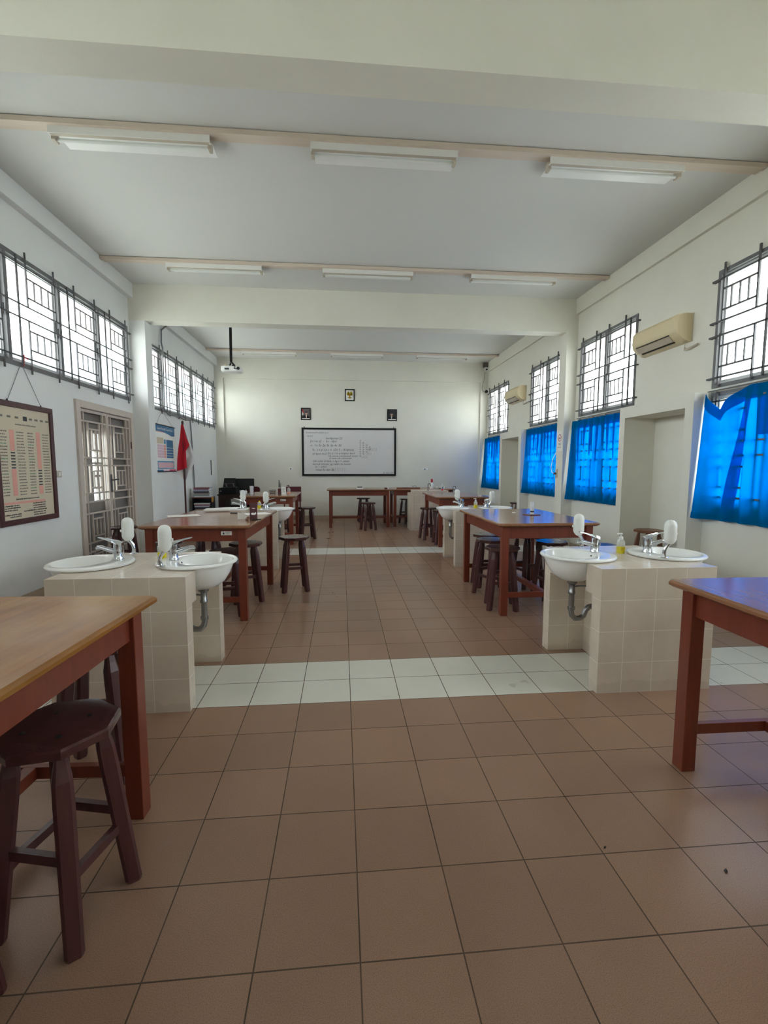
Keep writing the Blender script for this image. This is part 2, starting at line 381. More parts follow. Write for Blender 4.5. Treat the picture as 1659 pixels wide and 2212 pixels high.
# ------------------------------------------------------------------ windows
wi = [0]
def window(side, y0, y1, z0, z1, n, lower=None):
    """side -1 left wall, +1 right wall.  Local origin at the wall plane."""
    wi[0] += 1; xw = XL if side < 0 else XR
    r = sroot('window_%d' % wi[0], (xw, 0, 0))
    def B(mb, a, b, *q): mb.box(side*a, side*b, *q)
    cells = [(z0, z1, True)] + ([(lower[0], lower[1], False)] if lower else [])
    g = MB()
    for zz0, zz1, upper in cells:
        fw = .045 if side < 0 else .036; fr = MB(); B(fr, -.012, .07, y0, y1, zz0, zz0+fw); B(fr, -.012, .07, y0, y1, zz1-fw, zz1)
        B(fr, -.012, .07, y0, y0+fw, zz0+fw, zz1-fw); B(fr, -.012, .07, y1-fw, y1, zz0+fw, zz1-fw)
        w = (y1-y0)/n
        for k in range(1, n): B(fr, -.012, .07, y0+k*w-.025, y0+k*w+.025, zz0+fw, zz1-fw)
        fr.build('window_frame', M['gray'], r)
        for k in range(n):
            a = y0+k*w+(.026 if k else fw+.001); b = y0+(k+1)*w-(.026 if k < n-1 else fw+.001); c = zz0+fw+.001; d = zz1-fw-.001
            s = MB(); t = .04; B(s, .03, .06, a, b, c, c+t); B(s, .03, .06, a, b, d-t, d); B(s, .03, .06, a, a+t, c+t, d-t); B(s, .03, .06, b-t, b, c+t, d-t)
            so = s.build('sash', M['sash'], r)
            p = MB(); B(p, .043, .047, a+t, b-t, c+t, d-t); p.build('pane', M['glass'], so)
            if upper:
                h = MB(); h.tube([(side*.03, b-.02, c+.42), (-side*.0, b-.02, c+.42), (-side*.005, b-.02, c+.52)], .007, 6); h.build('window_latch', M['dark'], so)
        # security grille standing just inside the frame
        bz = .0068 if side < 0 else .0085; xi = -side*.03
        hz = [zz0+.10, zz0+.44*(zz1-zz0), zz0+.56*(zz1-zz0), zz1-.10]
        for z in hz:
            g.box(xi-bz, xi+bz, y0-.05, y1+.05, z-bz, z+bz)
            for y in (y0-.045, y1+.045): g.box(0 if side > 0 else 0, xi, y-bz, y+bz, z-bz, z+bz)
        for k in range(n):
            a = y0+k*w; 
            v1 = a+.16*w; va = a+.32*w; vb = a+.86*w
            g.box(xi-bz, xi+bz, v1-bz, v1+bz, zz0+.02, zz1-.02)
            for q0, q1, lo, hi in ((hz[2], hz[3], hz[2], zz1+.05), (hz[0], hz[1], zz0-.05, hz[1])):
                if not upper: lo, hi = max(lo, zz0), min(hi, zz1)
                if lower and upper: lo = max(lo, zz0+.01)
                for v in (va, vb):
                    g.box(xi-bz, xi+bz, v-bz, v+bz, lo, hi)
                m0, m1 = q0+.25*(q1-q0), q0+.74*(q1-q0)
                for z in (m0, m1): g.box(xi-bz, xi+bz, va, vb, z-bz, z+bz)
                for j in (1, 2, 3):
                    y = va+(vb-va)*j/4; g.box(xi-bz*.8, xi+bz*.8, y-bz*.8, y+bz*.8, m0, m1)
    g.build('security_grille', M['grille'], r)
    return r
window(-1, *LW1, 5); window(-1, *LW2, 5); window(-1, *LW0, 5)
for a, b in RW: window(1, a, b, *RZ, 2, (LOWER[0], LOWER[1]))
for a, b in RW0: window(1, a, b, *RZ, 2, (LOWER[0], LOWER[1]) if (a, b) in RW0L else None)
for a, b in BW:  # frame and pane for the added, unseen back opening
    wi[0] += 1; r = sroot('window_%d' % wi[0], (0, YB, 0)); fr = MB()
    fr.box(a, b, -.1, 0, 2.3, 2.35).box(a, b, -.1, 0, 3.35, 3.4)
    for x in (a, (a+b)/2-.025, b-.05): fr.box(x, x+.05, -.1, 0, 2.35, 3.35)
    fo = fr.build('window_frame', M['gray'], r); MB().box(a+.05, b-.05, -.055, -.05, 2.35, 3.35).build('pane', M['glass'], fo)

# ------------------------------------------------------------------ double door with security grille (left wall)
d = sroot('door_1', (XL, 0, 0))
y0, y1, z1 = LDOOR[0], LDOOR[1], LDOOR[3]
f = MB().box(-.14, .03, y0-.06, y0+.03, 0, z1+.06).box(-.14, .03, y1-.03, y1+.06, 0, z1+.06).box(-.14, .03, y0+.03, y1-.03, z1-.03, z1+.06)
f.build('door_frame', M['doorp'], d, bevel=.004)
ym = (y0+y1)/2
for k, (a, b) in enumerate(((y0+.032, ym-.004), (ym+.004, y1-.032))):
    # outer leaf with narrow glass slots
    lf = MB(); sl = [(a+.08, a+.22), (a+.42, a+.54), (b-.11, b-.03)] if k == 0 else [(a+.05, a+.15)]
    edges = [a]+[e for s_ in sl for e in s_]+[b]
    lf.box(-.12, -.08, a, b, .01, .95).box(-.12, -.08, a, b, 1.85, z1-.04)
    for i in range(0, len(edges), 2): lf.box(-.12, -.08, edges[i], edges[i+1], .95, 1.85)
    for z in (1.12, 1.28, 1.45, 1.62):
        for s0, s1 in sl: lf.box(-.115, -.085, s0, s1, z-.012, z+.012)
    for z in [.12+.06*i for i in range(12)]: lf.box(-.085, -.07, a+.1, b-.1, z, z+.03)
    lo = lf.build('door_leaf', M['doorleaf'], d)
    gp = MB()
    for s0, s1 in sl: gp.box(-.102, -.098, s0, s1, .95, 1.85)
    gp.build('door_glass', M['glass'], lo)
    # grille leaf
    g = MB(); t = .032
    g.box(-.03, .005, a, b, .02, .02+t).box(-.03, .005, a, b, z1-.04-t, z1-.04).box(-.03, .005, a, a+t, .02+t, z1-.04-t).box(-.03, .005, b-t, b, .02+t, z1-.04-t)
    A, Bq = a+t, b-t; w = Bq-A; q = .010
    hz = [.10, .30, .42, .80, .95, 1.06, 1.42, 1.52, 1.98]
    for z in hz: g.box(-.02, 0, A, Bq, z-q, z+q)
    for fr_ in (.12, .88): g.box(-.02, 0, A+w*fr_-q, A+w*fr_+q, .05, z1-.07)
    for c0, c1 in ((.42, .80), (1.06, 1.42), (1.52, 1.98), (.10, .30)):
        va, vb = A+w*.28, A+w*.74; m0, m1 = c0+.2*(c1-c0), c0+.8*(c1-c0)
        for v in (va, vb): g.box(-.02, 0, v-q, v+q, c0, c1)
        for z in (m0, m1): g.box(-.02, 0, va, vb, z-q*.8, z+q*.8)
        for j in (1, 2): g.box(-.018, -.002, va+(vb-va)*j/3-q*.8, va+(vb-va)*j/3+q*.8, m0, m1)
    go = g.build('grille_leaf', M['doorp'], d)
    MB().box(-.005, .022, a-.012 if k == 0 else b, a if k == 0 else b+.012, 1.68, 1.78).build('hinge', M['maroon'], go)
    if k == 1:
        h = MB().box(.005, .014, a+.004, a+.045, 1.05, 1.30); ho = h.build('handle_plate', M['grille'], go, bevel=.003)
        MB().tube([(.014, a+.024, 1.22), (.05, a+.024, 1.22), (.055, a+.05, 1.225), (.05, a+.15, 1.225)], .009, 8).build('door_handle', M['dark'], ho, smooth=40)

# ------------------------------------------------------------------ outside
struct(MB().box(-60, 60, -40, 90, -.4, -.16).build('ground', M['conc']))
trim(MB().box(XR+WT, XR+WT+1.0, YB, YE, 3.72, 3.80), M['soffit'])
trim(MB().box(XL-WT-1.0, XL-WT, YB, YE, 3.74, 3.82), M['soffit'])
b = thing('building', 'pale building with louvred balconies seen through the far left window', 'building', (-12, 30, 0))
MB().box(-3, 3, -10, 16, -.2, 6.6).build('wall', M['build'], b)
mb = MB()
for z in [1.2+.28*i for i in range(18)]: mb.box(3.0, 3.08, -10, 16, z, z+.12)
mb.build('louvres', M['buildd'], b)
MB().box(-3.4, 3.6, -10.4, 16.4, 6.6, 6.9).build('roof', M['soffit'], b)

# ------------------------------------------------------------------ tables
W_, L_, HT = .98, 1.5, .888
def make_table(name, label, top, stick):
    t = thing(name, label, 'table', group=None)
    hw, hl, c = W_/2, L_/2, .022
    def outline(e): return [(-hw+c+e, -hl+e), (hw-c-e, -hl+e), (hw-e, -hl+c+e), (hw-e, hl-c-e), (hw-c-e, hl-e), (-hw+c+e, hl-e), (-hw+e, hl-c-e), (-hw+e, -hl+c+e)]
    L = [[(x, y, z) for x, y in outline(e)] for e, z in ((.022, HT-.034), (.012, HT-.030), (0, HT-.022), (0, HT-.010), (.004, HT-.003), (.012, HT))]
    MB().loops(L).build('table_top', top, t)
    o = .05; lw = .066; xo, yo = hw-o, hl-o
    for sx in (-1, 1):
        for sy in (-1, 1):
            MB().box(sx*xo, sx*(xo-lw), sy*yo, sy*(yo-lw), 0, HT-.034).build('leg', M['red'], t, bevel=.003)
    ap = .018
    for sx in (-1, 1): MB().box(sx*(xo-ap), sx*(xo-ap-.022), -yo+lw, yo-lw, HT-.15, HT-.034).build('apron', M['red'], t)
    aps = []
    for sy in (-1, 1): aps.append(MB().box(-xo+lw, xo-lw, sy*(yo-ap), sy*(yo-ap-.022), HT-.15, HT-.034).build('apron', M['red'], t))
    for sy in (-1, 1): MB().box(-xo+lw, xo-lw, sy*(yo-.02), sy*(yo-.048), .17, .22).build('stretcher', M['red'], t, bevel=.002)
    MB().box(-.024, .024, -yo+.048, yo-.048, .17, .22).build('stretcher', M['red'], t, bevel=.002)
    if stick:
        ax, s0 = stick            # sticker: on the end (y-) or on the long side
        mb = MB()
        if ax == 'end':
            mb.box(s0, s0+.095, -yo+ap-.002, -yo+ap, HT-.095, HT-.060); mb.mi = 1
            mb.prism([(s0+.012, HT-.088), (s0+.034, HT-.088), (s0+.023, HT-.066)], -yo+ap-.003, -yo+ap-.002, 'y')
            for i in range(3): mb.box(s0+.04, s0+.085-.006*i, -yo+ap-.003, -yo+ap-.002, HT-.071-.008*i, HT-.069-.008*i)
        else:
            xx = -xo+ap if ax == 'side-' else xo-ap; sg = -1 if ax == 'side-' else 1
            mb.box(xx, xx+sg*.002, s0, s0+.095, HT-.095, HT-.060); mb.mi = 1
            for i in range(3): mb.box(xx+sg*.002, xx+sg*.003, s0+.012, s0+.085-.006*i, HT-.073-.008*i, HT-.070-.008*i)
        mb.build('inventory_sticker', [M['paper'], M['ink']], t)
    return t
def place(o, x, y, rz=0): o.location = (x, y, 0); o.rotation_euler = (0, 0, math.radians(rz)); return o
TG = 'wooden laboratory tables'
T = {}
T[1] = place(make_table('lab_table', 'reddish wooden lab table with worn tan top, front left corner of the room', M['top'], None), -1.315, .01, -3)
T[2] = place(make_table('lab_table', 'reddish wooden lab table at the front right, nearest the sagging curtain', M['topb'], None), 1.95, .07, -.5)
T[3] = place(make_table('lab_table', 'wooden lab table with papers on it, behind the front left sink counter', M['topb'], ('end', .22)), -1.33, 3.77, -1.5)
T[4] = place(make_table('lab_table', 'wooden lab table behind the front right sink counter, top reflecting blue curtains', M['topb'], None), 1.885, 3.70, 0)
T[5] = place(make_table('lab_table', 'wooden lab table with cup and pink bottle, far left beside the dark computer desk', M['topb'], ('end', .22)), -1.375, 7.99, 1)
T[6] = place(make_table('lab_table', 'wooden lab table at the far right, behind the second right sink counter', M['topb'], None), 2.085, 7.52, 0)
T[7] = place(make_table('lab_table', 'wooden lab table set lengthwise under the whiteboard, with an eraser on it', M['topb'], ('side-', .57)), .36, 10.08, -90)
T[8] = place(make_table('lab_table', 'wooden lab table set lengthwise at the far right behind the low tiled block', M['topb'], ('side-', .55)), 1.865, 10.12, -90)
for o in T.values(): o['group'] = TG

# ------------------------------------------------------------------ stools
def make_stool(label, seatm, legm):
    t = thing('wooden_stool', label, 'stool')
    R, hs = .172, .618
    def oc(r): return [(r*math.cos(PI/4*i), r*math.sin(PI/4*i)) for i in range(8)]
    L = [[(x, y, z) for x, y in oc(r)] for r, z in ((R-.008, hs-.032), (R, hs-.027), (R, hs-.006), (R-.006, hs))]
    mb = MB().loops(L); mb.mi = 1
    for i in range(4): mb.lathe([(.008, 0), (.008, .0012)], 10, (.085*math.cos(PI/2*i+PI/4), .085*math.sin(PI/2*i+PI/4), hs))
    mb.build('seat', [seatm, M['black']], t)
    top = {}; bot = {}
    for i in range(4):
        a = PI/4+PI/2*i; u = Vector((math.cos(a), math.sin(a), 0)); w = Vector((-u.y, u.x, 0))
        p0 = u*.182; p1 = u*.112
        rings = []
        for s, hw_ in ((0, .022), (.02, .0255), (.4, .0265), (.75, .0275), (.86, .026), (.93, .019), (1, .014)):
            c = p0.lerp(p1, s); z = s*(hs-.031)
            ch = hw_*.35
            rings.append([tuple(c+u*a_+w*b_+Vector((0, 0, z))) for a_, b_ in ((-hw_, -hw_+ch), (-hw_+ch, -hw_), (hw_-ch, -hw_), (hw_, -hw_+ch), (hw_, hw_-ch), (hw_-ch, hw_), (-hw_+ch, hw_), (-hw_, hw_-ch))])
        MB().loops(rings).build('leg', legm, t)
        bot[i] = (p0, p1)
    for i in range(4):
        j = (i+1) % 4; z = .27 if i % 2 == 0 else .215
        s = z/(hs-.031); a = bot[i][0].lerp(bot[i][1], s); b = bot[j][0].lerp(bot[j][1], s)
        dv = (b-a).normalized()*.018
        MB().bar((a.x+dv.x, a.y+dv.y, z), (b.x-dv.x, b.y-dv.y, z), .02, .03).build('stretcher', legm, t)
    return t
ST = [
 (-.92, .25, -13, 'dark maroon octagonal stool tucked under the worn front left table, the largest in view', 0),
 (-1.17, .97, 10, 'dark stool half hidden beneath the front left table, beside its far corner leg', 0),
 (-1.12, -.105, -5, 'dark maroon stool of which only a foot shows at the bottom left corner', 0),
 (-.59, 4.15, 11, 'dark stool standing free in the aisle beside the paper-strewn table', 0),
 (-1.05, 3.76, 20, 'dark stool under the aisle side of the paper-strewn table, behind its front leg', 0),
 (-1.13, 3.31, 5, 'dark stool under the paper-strewn table, close behind the front left sink basin', 0),
 (-1.57, 4.25, 0, 'dark stool deep under the middle of the paper-strewn table', 0),
 (-1.93, 3.95, 0, 'dark stool under the wall side of the paper-strewn table', 0),
 (-2.93, 5.25, 8, 'dark stool standing against the grilled double door', 0),
 (-.73, 8.05, 15, 'dark stool standing alone at the aisle side of the far left table', 0),
 (-1.13, 7.62, 0, 'dark stool under the near end of the far left table', 0),
 (.51, 10.78, 5, 'dark stool behind the table under the whiteboard, nearest the far wall', 0),
 (.54, 9.2, 20, 'dark stool in front of the table under the whiteboard', 0),
 (1.57, 10.40, 30, 'dark stool under the lengthwise table behind the low tiled block', 0),
 (1.64, 7.80, 12, 'dark stool at the aisle side of the far right table, the farther of two', 0),
 (1.78, 7.22, 0, 'dark stool at the near end of the far right table, mostly behind its leg', 0),
 (1.67, 4.165, 0, 'dark stool under the blue-reflecting table, farthest of three on the aisle side', 0),
 (1.60, 3.78, 25, 'dark stool under the blue-reflecting table, middle of three on the aisle side', 0),
 (1.545, 3.28, -12, 'dark stool under the blue-reflecting table, nearest of three on the aisle side', 0),
 (2.19, 3.58, 5, 'dark stool with blue sheen beneath the blue-reflecting table, just behind the sink', 0),
 (2.13, 4.08, 15, 'dark stool under the blue-reflecting table, farthest on the window side', 0),
 (2.60, 3.28, 0, 'dark stool with shiny blue seat beyond the front right sink, beside the table leg', 0),
 (3.83, 4.36, 18, 'brown stool standing in the alcove beside the sagging curtain', 1),
 (3.87, 8.95, 10, 'dark stool in the far alcove beneath the farther air conditioner', 0),
]
s_dark = make_stool('', M['stoolseat'], M['stool']); s_brown = make_stool('', M['stoolb'], M['stoolb'])
first = {0: s_dark, 1: s_brown}; used = set()
for x, y, rz, lab, k in ST:
    o = first[k] if k not in used else dup(first[k], (0, 0, 0))
    used.add(k); o['label'] = lab; o['group'] = 'wooden stools'
    o.location = (x, y, 0); o.rotation_euler = (0, 0, math.radians(rz))

# ------------------------------------------------------------------ sink counters
def ell(cx, cy, rx, ry, a0, a1, n): return [(cx+rx*math.cos(a0+(a1-a0)*i/n), cy+ry*math.sin(a0+(a1-a0)*i/n)) for i in range(n+1)]
BX, BY, BR = .325, .40, .228
def make_counter(label):
    t = thing('sink_counter', label, 'sink counter')
    D, hx, zt = .80, .375, .79
    th = math.acos((hx-BX)/BR)
    right = ell(BX, BY, BR, BR, -th, -2*PI+th, 30)
    left = [(-x, 2*BY-y) for x, y in right]
    out = [(-hx, 0), (hx, 0)] + right + [(hx, D), (-hx, D)] + left
    mb = MB().prism(out, .61, zt)
    mb.box(-hx, hx, 0, .10, 0, .61).box(-hx, hx, .70, D, 0, .61).box(-.095, .095, .10, .70, 0, .61)
    mb.build('tiled_block', M['tile'], t)
    return t
def make_basin(label):                      # local: outlet side +x, origin counter-top level under the rim centre
    t = thing('wash_basin', label, 'basin')
    n = 40
    def ring(cx, rx, ry, z): return [(cx+rx*math.cos(2*PI*i/n), ry*math.sin(2*PI*i/n), z) for i in range(n)]
    R = [ring(.03, .03, .03, -.165), ring(.03, .09, .09, -.155), ring(.02, .15, .15, -.115), ring(.01, .19, .19, -.065), ring(.0, .218, .218, -.02), ring(0, .224, .224, .001), ring(0, .245, .245, .004), ring(0, .248, .248, .012), ring(0, .243, .243, .020), ring(0, .236, .236, .022),
         ring(.055, .168, .19, .022), ring(.055, .160, .183, .016), ring(.055, .145, .168, -.03), ring(.05, .11, .13, -.085), ring(.045, .06, .07, -.118), ring(.045, .02, .02, -.124)]
    MB().loops(R).build('bowl', M['ceramic'], t, smooth=50)
    MB().lathe([(.018, -.122), (.02, -.119), (.012, -.117)], 16, (.045, 0, 0)).build('drain', M['chrome'], t, smooth=40)
    MB().tube([(-.10, 0, .006), (-.112, 0, -.006), (-.112, 0, -.012)], .008, 8).build('overflow_hole', M['dark'], t)
    p = MB().lathe([(.034, -.162), (.034, -.185), (.02, -.195), (.02, -.24), (.024, -.245), (.024, -.262), (.0195, -.266)], 16, (.03, 0, 0))
    arc = [(.03, 0, -.26), (.03, 0, -.38), (.024, 0, -.415), (.0, 0, -.44), (-.035, 0, -.44), (-.062, 0, -.42), (-.075, 0, -.385), (-.10, 0, -.36), (-.128, 0, -.355)]
    p.tube(arc, .019, 12); p.lathe([(.025, -.355), (.025, -.375)], 14, (.03, 0, 0))
    p.tube([(.03, 0, -.215), (-.01, 0, -.21), (-.126, 0, -.21)], .006, 8)
    p.build('drain_pipe', M['pipe'], t, smooth=40)
    return t
def make_faucet(label):                     # spout towards +x
    t = thing('mixer_tap', label, 'tap')
    MB().lathe([(.030, 0), (.030, .006), (.026, .012), (.0245, .06), (.027, .085), (.026, .10), (.014, .110)], 18).build('body', M['chrome'], t, smooth=40)
    MB().tube([(.01, 0, .05), (.05, 0, .062), (.10, 0, .078), (.122, 0, .081), (.13, 0, .068)], [.017, .016, .013, .012, .011], 12).build('spout', M['chrome'], t, smooth=40)
    L = [[(x, y*w, z+h) for y, h in ((-1, 0), (1, 0), (.8, t_), (-.8, t_))] for x, w, z, t_ in ((-.030, .020, .088, .022), (.0, .024, .098, .024), (.03, .021, .112, .016), (.07, .015, .128, .010), (.118, .010, .140, .007))]
    MB().loops(L).build('lever', M['chrome'], t, bevel=.002)
    MB().tube([(-.02, .004, .02), (-.036, .004, .05), (-.036, .004, .065)], .004, 6).build('plug_rod', M['chrome'], t)
    return t
def make_disp(label):                       # leaning a little to +x
    t = thing('soap_dispenser', label, 'soap dispenser')
    MB().lathe([(.024, 0), (.024, .004), (.015, .008)], 16).tube([(0, 0, .004), (-.006, 0, .03), (.0, 0, .06), (.016, 0, .085), (.026, 0, .098)], [.013, .012, .012, .014, .018], 12).build('stem', M['chrome'], t, smooth=50)
    MB().lathe([(.012, .088), (.022, .095), (.034, .112), (.038, .125), (.038, .20), (.0375, .215), (.032, .235), (.018, .247), (.004, .250)], 22, (.03, 0, 0)).build('soap_reservoir', M['bottle'], t, smooth=50)
    MB().box(.066, .078, -.008, .008, .15, .168).build('side_clip', M['white'], t, bevel=.003)
    return t
def make_soap(label, pump):
    t = thing('soap_bottle', label, 'bottle')
    MB().lathe([(.026, 0), (.0275, .004), (.0275, .05)], 20).build('liquid', M['yellow'], t, smooth=40)
    MB().lathe([(.028, .0505), (.028, .082), (.022, .095), (.012, .10)], 20).build('shell', M['clear'], t, smooth=40)
    if pump:
        MB().box(-.016, .016, -.0300, -.0285, .022, .046).build('label_print', M['gold'], t)
        MB().lathe([(.014, .098), (.014, .118), (.005, .120), (.005, .135), (.009, .136), (.009, .146)], 14).bar((0, 0, .142), (-.032, 0, .139), .008).build('pump', M['white'], t, smooth=40)
    else:
        MB().lathe([(.013, .098), (.013, .115), (.006, .118)], 14).build('cap', M['yellow'], t, smooth=40)
    return t
c0 = make_counter(''); b0 = make_basin(''); f0 = make_faucet(''); d0 = make_disp('')
bu = make_soap('', True); bc = make_soap('', False)
src = {'c': c0, 'b': b0, 'f': f0, 'd': d0, 'bu': bu, 'bc': bc}; fresh = set(src)
def inst(k, loc, rz, lab, grp):
    if k in fresh: o = src[k]; fresh.discard(k)
    else: o = dup(src[k], (0, 0, 0))
    o.location = loc; o.rotation_euler = (0, 0, rz); o['label'] = lab; o['group'] = grp
    return o
STN = [(-1.297, 1.464, 'front left', 'bc', 'aisle', 'wall'), (1.905, 1.464, 'front right', 'bu', 'window', 'aisle'),
       (-1.303, 5.25, 'second left', 'bc', 'aisle', 'wall'), (1.918, 5.20, 'second right', 'bu', 'window', 'aisle')]
for cx, cy, nm, soap, rs, ls in STN:
    zt = .79
    o = inst('c', (cx, cy, 0), 0, {'front left': 'cream tiled sink counter at the front left, beside the worn tan table', 'front right': 'cream tiled sink counter at the front right of the aisle',
        'second left': 'cream tiled sink counter on the left, behind the paper-strewn table', 'second right': 'cream tiled sink counter on the right, behind the blue-reflecting table'}[nm], 'tiled sink counters')
    inst('b', (cx+BX, cy+BY, zt), 0, 'white ceramic basin on the %s side of the %s sink counter' % (rs, nm), 'wash basins')
    inst('b', (cx-BX, cy+BY, zt), PI, 'white ceramic basin on the %s side of the %s sink counter' % (ls, nm), 'wash basins')
    inst('f', (cx+.18, cy+.395, zt+.0225), 0, 'chrome mixer tap over the %s side basin of the %s sink counter' % (rs, nm), 'mixer taps')
    inst('f', (cx-.18, cy+.44, zt+.0225), PI, 'chrome mixer tap over the %s side basin of the %s sink counter' % (ls, nm), 'mixer taps')
    inst('d', (cx+.17, cy+.20, zt+.0225), 0, 'white soap dispenser at the %s side of the %s sink counter, nearer one' % (rs, nm), 'soap dispensers')
    inst('d', (cx-.17, cy+.635, zt+.0225), PI, 'white soap dispenser at the %s side of the %s sink counter, farther one' % (ls, nm), 'soap dispensers')
    inst(soap, (cx+.05, cy+(.50 if soap == 'bu' else .55), zt), 0, ('pump bottle of yellow soap between the basins of the %s sink counter' if soap == 'bu' else 'small yellow soap bottle half hidden on the %s sink counter') % nm, 'yellow soap bottles')

# low tiled block with gooseneck taps near the far wall
t = thing('tiled_block', 'low cream tiled block with stepped top in front of the far right table', 'tiled block', (1.92, 8.99, 0))
MB().box(-.455, .60, .02, .52, 0, .825).box(-.38, .385, 0, .52, 0, .885).build('body', M['tile'], t)
def goose(label, x, y, z, flip):
    t = thing('gooseneck_tap', label, 'tap', (x, y, z), group='gooseneck taps')
    s = flip
    MB().lathe([(.02, 0), (.02, .008), (.01, .012)], 14).tube([(0, 0, .01), (0, 0, .12)]+[(s*(.03-.03*math.cos(a)), 0, .12+.03*math.sin(a)) for a in [PI*i/8 for i in range(1, 9)]]+[(s*.06, 0, .09)], .008, 8).build('spout', M['grille'], t, smooth=40)
    MB().tube([(0, -.008, .03), (s*.03, -.02, .035)], .006, 8).build('tap_knob', M['chrome'], t)
goose('dark gooseneck tap on the low tiled block, beside the white spray bottle', 1.87, 9.12, .885, 1)
goose('dark gooseneck tap at the window end of the low tiled block', 2.46, 9.2, .8265, 1)

# ------------------------------------------------------------------ curtains
def curtain(label, y0, y1, z0, z1, x, n_pleat, sag=None, flare=.0):
    t = thing('window_curtain', label, 'curtain', (x, (y0+y1)/2, z0), group='blue half curtains')
    NY, NZ = 160, 40; v = []; W = y1-y0; Hh = z1-z0
    def pos(i, j):
        s = i/NY; h = j/NZ
        amp = .017+.012*(1-h)
        ph = 2*PI*n_pleat*s+.8*math.sin(3*s*PI)
        dx = amp*math.sin(ph)+.006*math.sin(7*s+4*h)
        y = (s-.5)*W*(1+flare*(1-h)); z = h*Hh
        if s > 1-.16: dx -= .10*(s-.84)/.16*(1-h)*1.0      # far edge swings into the room lower down
        if sag:
            k = sag(s); z = h*(Hh-k)
            dx += -.05*math.sin(PI*min(1, k/.3))*h
        return (dx, y, z)
    for j in range(NZ+1):
        for i in range(NY+1): v.append(pos(i, j))
    f = [(j*(NY+1)+i, j*(NY+1)+i+1, (j+1)*(NY+1)+i+1, (j+1)*(NY+1)+i) for j in range(NZ) for i in range(NY)]
    MB().add(v, f).build('drape', M['blue'], t, smooth=60)
    # gathered heading, a second layer of cloth along the top
    v2 = []
    for j in (0, 1, 2):
        for i in range(NY+1):
            p = pos(i, NZ-4+2*j); v2.append((p[0]-.006, p[1], p[2]))
    f2 = [(j*(NY+1)+i, j*(NY+1)+i+1, (j+1)*(NY+1)+i+1, (j+1)*(NY+1)+i) for j in range(2) for i in range(NY)]
    MB().add(v2, f2).build('heading', M['blue'], t, smooth=60)
    v3 = []
    for j in (0, 1):
        for i in range(NY+1):
            p = pos(i, j*2); v3.append((p[0]-.005, p[1], p[2]))
    MB().add(v3, [(i, i+1, NY+2+i, NY+1+i) for i in range(NY)]).build('hem', M['blue'], t, smooth=60)
    def overlay(name, sl, sr):            # extra layer of cloth between two edges given as (s at hem, s at top, h0, h1)
        vv = []; K, J = 10, 24
        for j in range(J+1):
            for i in range(K+1):
                q = j/J; h = sl[2]+(sl[3]-sl[2])*q
                a_ = sl[0]+(sl[1]-sl[0])*q; b_ = sr[0]+(sr[1]-sr[0])*q
                p = pos((a_+(b_-a_)*i/K)*NY, h*NZ); vv.append((p[0]-.008, p[1], p[2]))
        MB().add(vv, [(j*(K+1)+i, j*(K+1)+i+1, (j+1)*(K+1)+i+1, (j+1)*(K+1)+i) for j in range(J) for i in range(K)]).build(name, M['blue'], t, smooth=60)
    if not sag:                            # pinched pleats, doubled cloth fading out downwards
        pm = MB(); J = 12
        for k in range(n_pleat):
            s0 = (k+.55)/n_pleat; ln = .30+.25*((k*37) % 10)/10; vv = []
            for j in range(J+1):
                h = .985-ln*j/J; wv = .016*(1-j/J)+.003
                for e in (-1, 1):
                    p = pos((s0+e*wv+.004*math.sin(k+3*j/J))*NY, h*NZ); vv.append((p[0]-.010, p[1], p[2]))
            pm.add(vv, [(2*j, 2*j+1, 2*j+3, 2*j+2) for j in range(J)])
        pm.build('pleats', M['blue'], t, smooth=60)
    if sag:
        overlay('fold', (.73, .62, .02, .98), (.795, .685, .02, .98))
        overlay('lining', (.25, .25, .64, .97), (.59, .60, .64, .97))
    return t
def sagB(s):                       # one hook has come off: the top edge dips between two hooks
    if s < .69: return .012*math.sin(9*s)
    k = 1-abs(s-.848)/(.158 if s < .848 else .152)
    return .19*max(0, k)**1.15
cx = XR-.055
curtain('blue half curtain beside the front alcove, drawn across the third bay', 4.935, 6.45, .865, 2.165, cx, 9)
curtain('blue half curtain unhooked and sagging at its top corner, nearest the camera', 2.0, 3.545, .86, 2.18, cx, 6, sagB)
curtain('blue half curtain between the column with the paper sign and the far alcove', 6.95, 8.41, .865, 2.185, cx, 9)
curtain('blue half curtain nearest the far wall', 9.78, 11.27, .85, 2.17, cx, 9)
for a, b in RW:
    w = MB().tube([(XR-.03, a-.02, 2.205), (XR-.03, b+.02, 2.205)], .006, 8)
    for y in (a-.01, b+.01): w.tube([(XR, y, 2.205), (XR-.03, y, 2.205)], .005, 6)
    tag(w.build('curtain_rod', M['gray'], smooth=40), {4.88: 'thin grey rod over the third-bay blue curtain', 2.05: 'thin grey rod over the sagging blue curtain', 6.91: 'thin grey rod over the blue curtain behind the column', 9.73: 'thin grey rod over the farthest blue curtain'}[a], 'curtain rod', 'curtain rods')

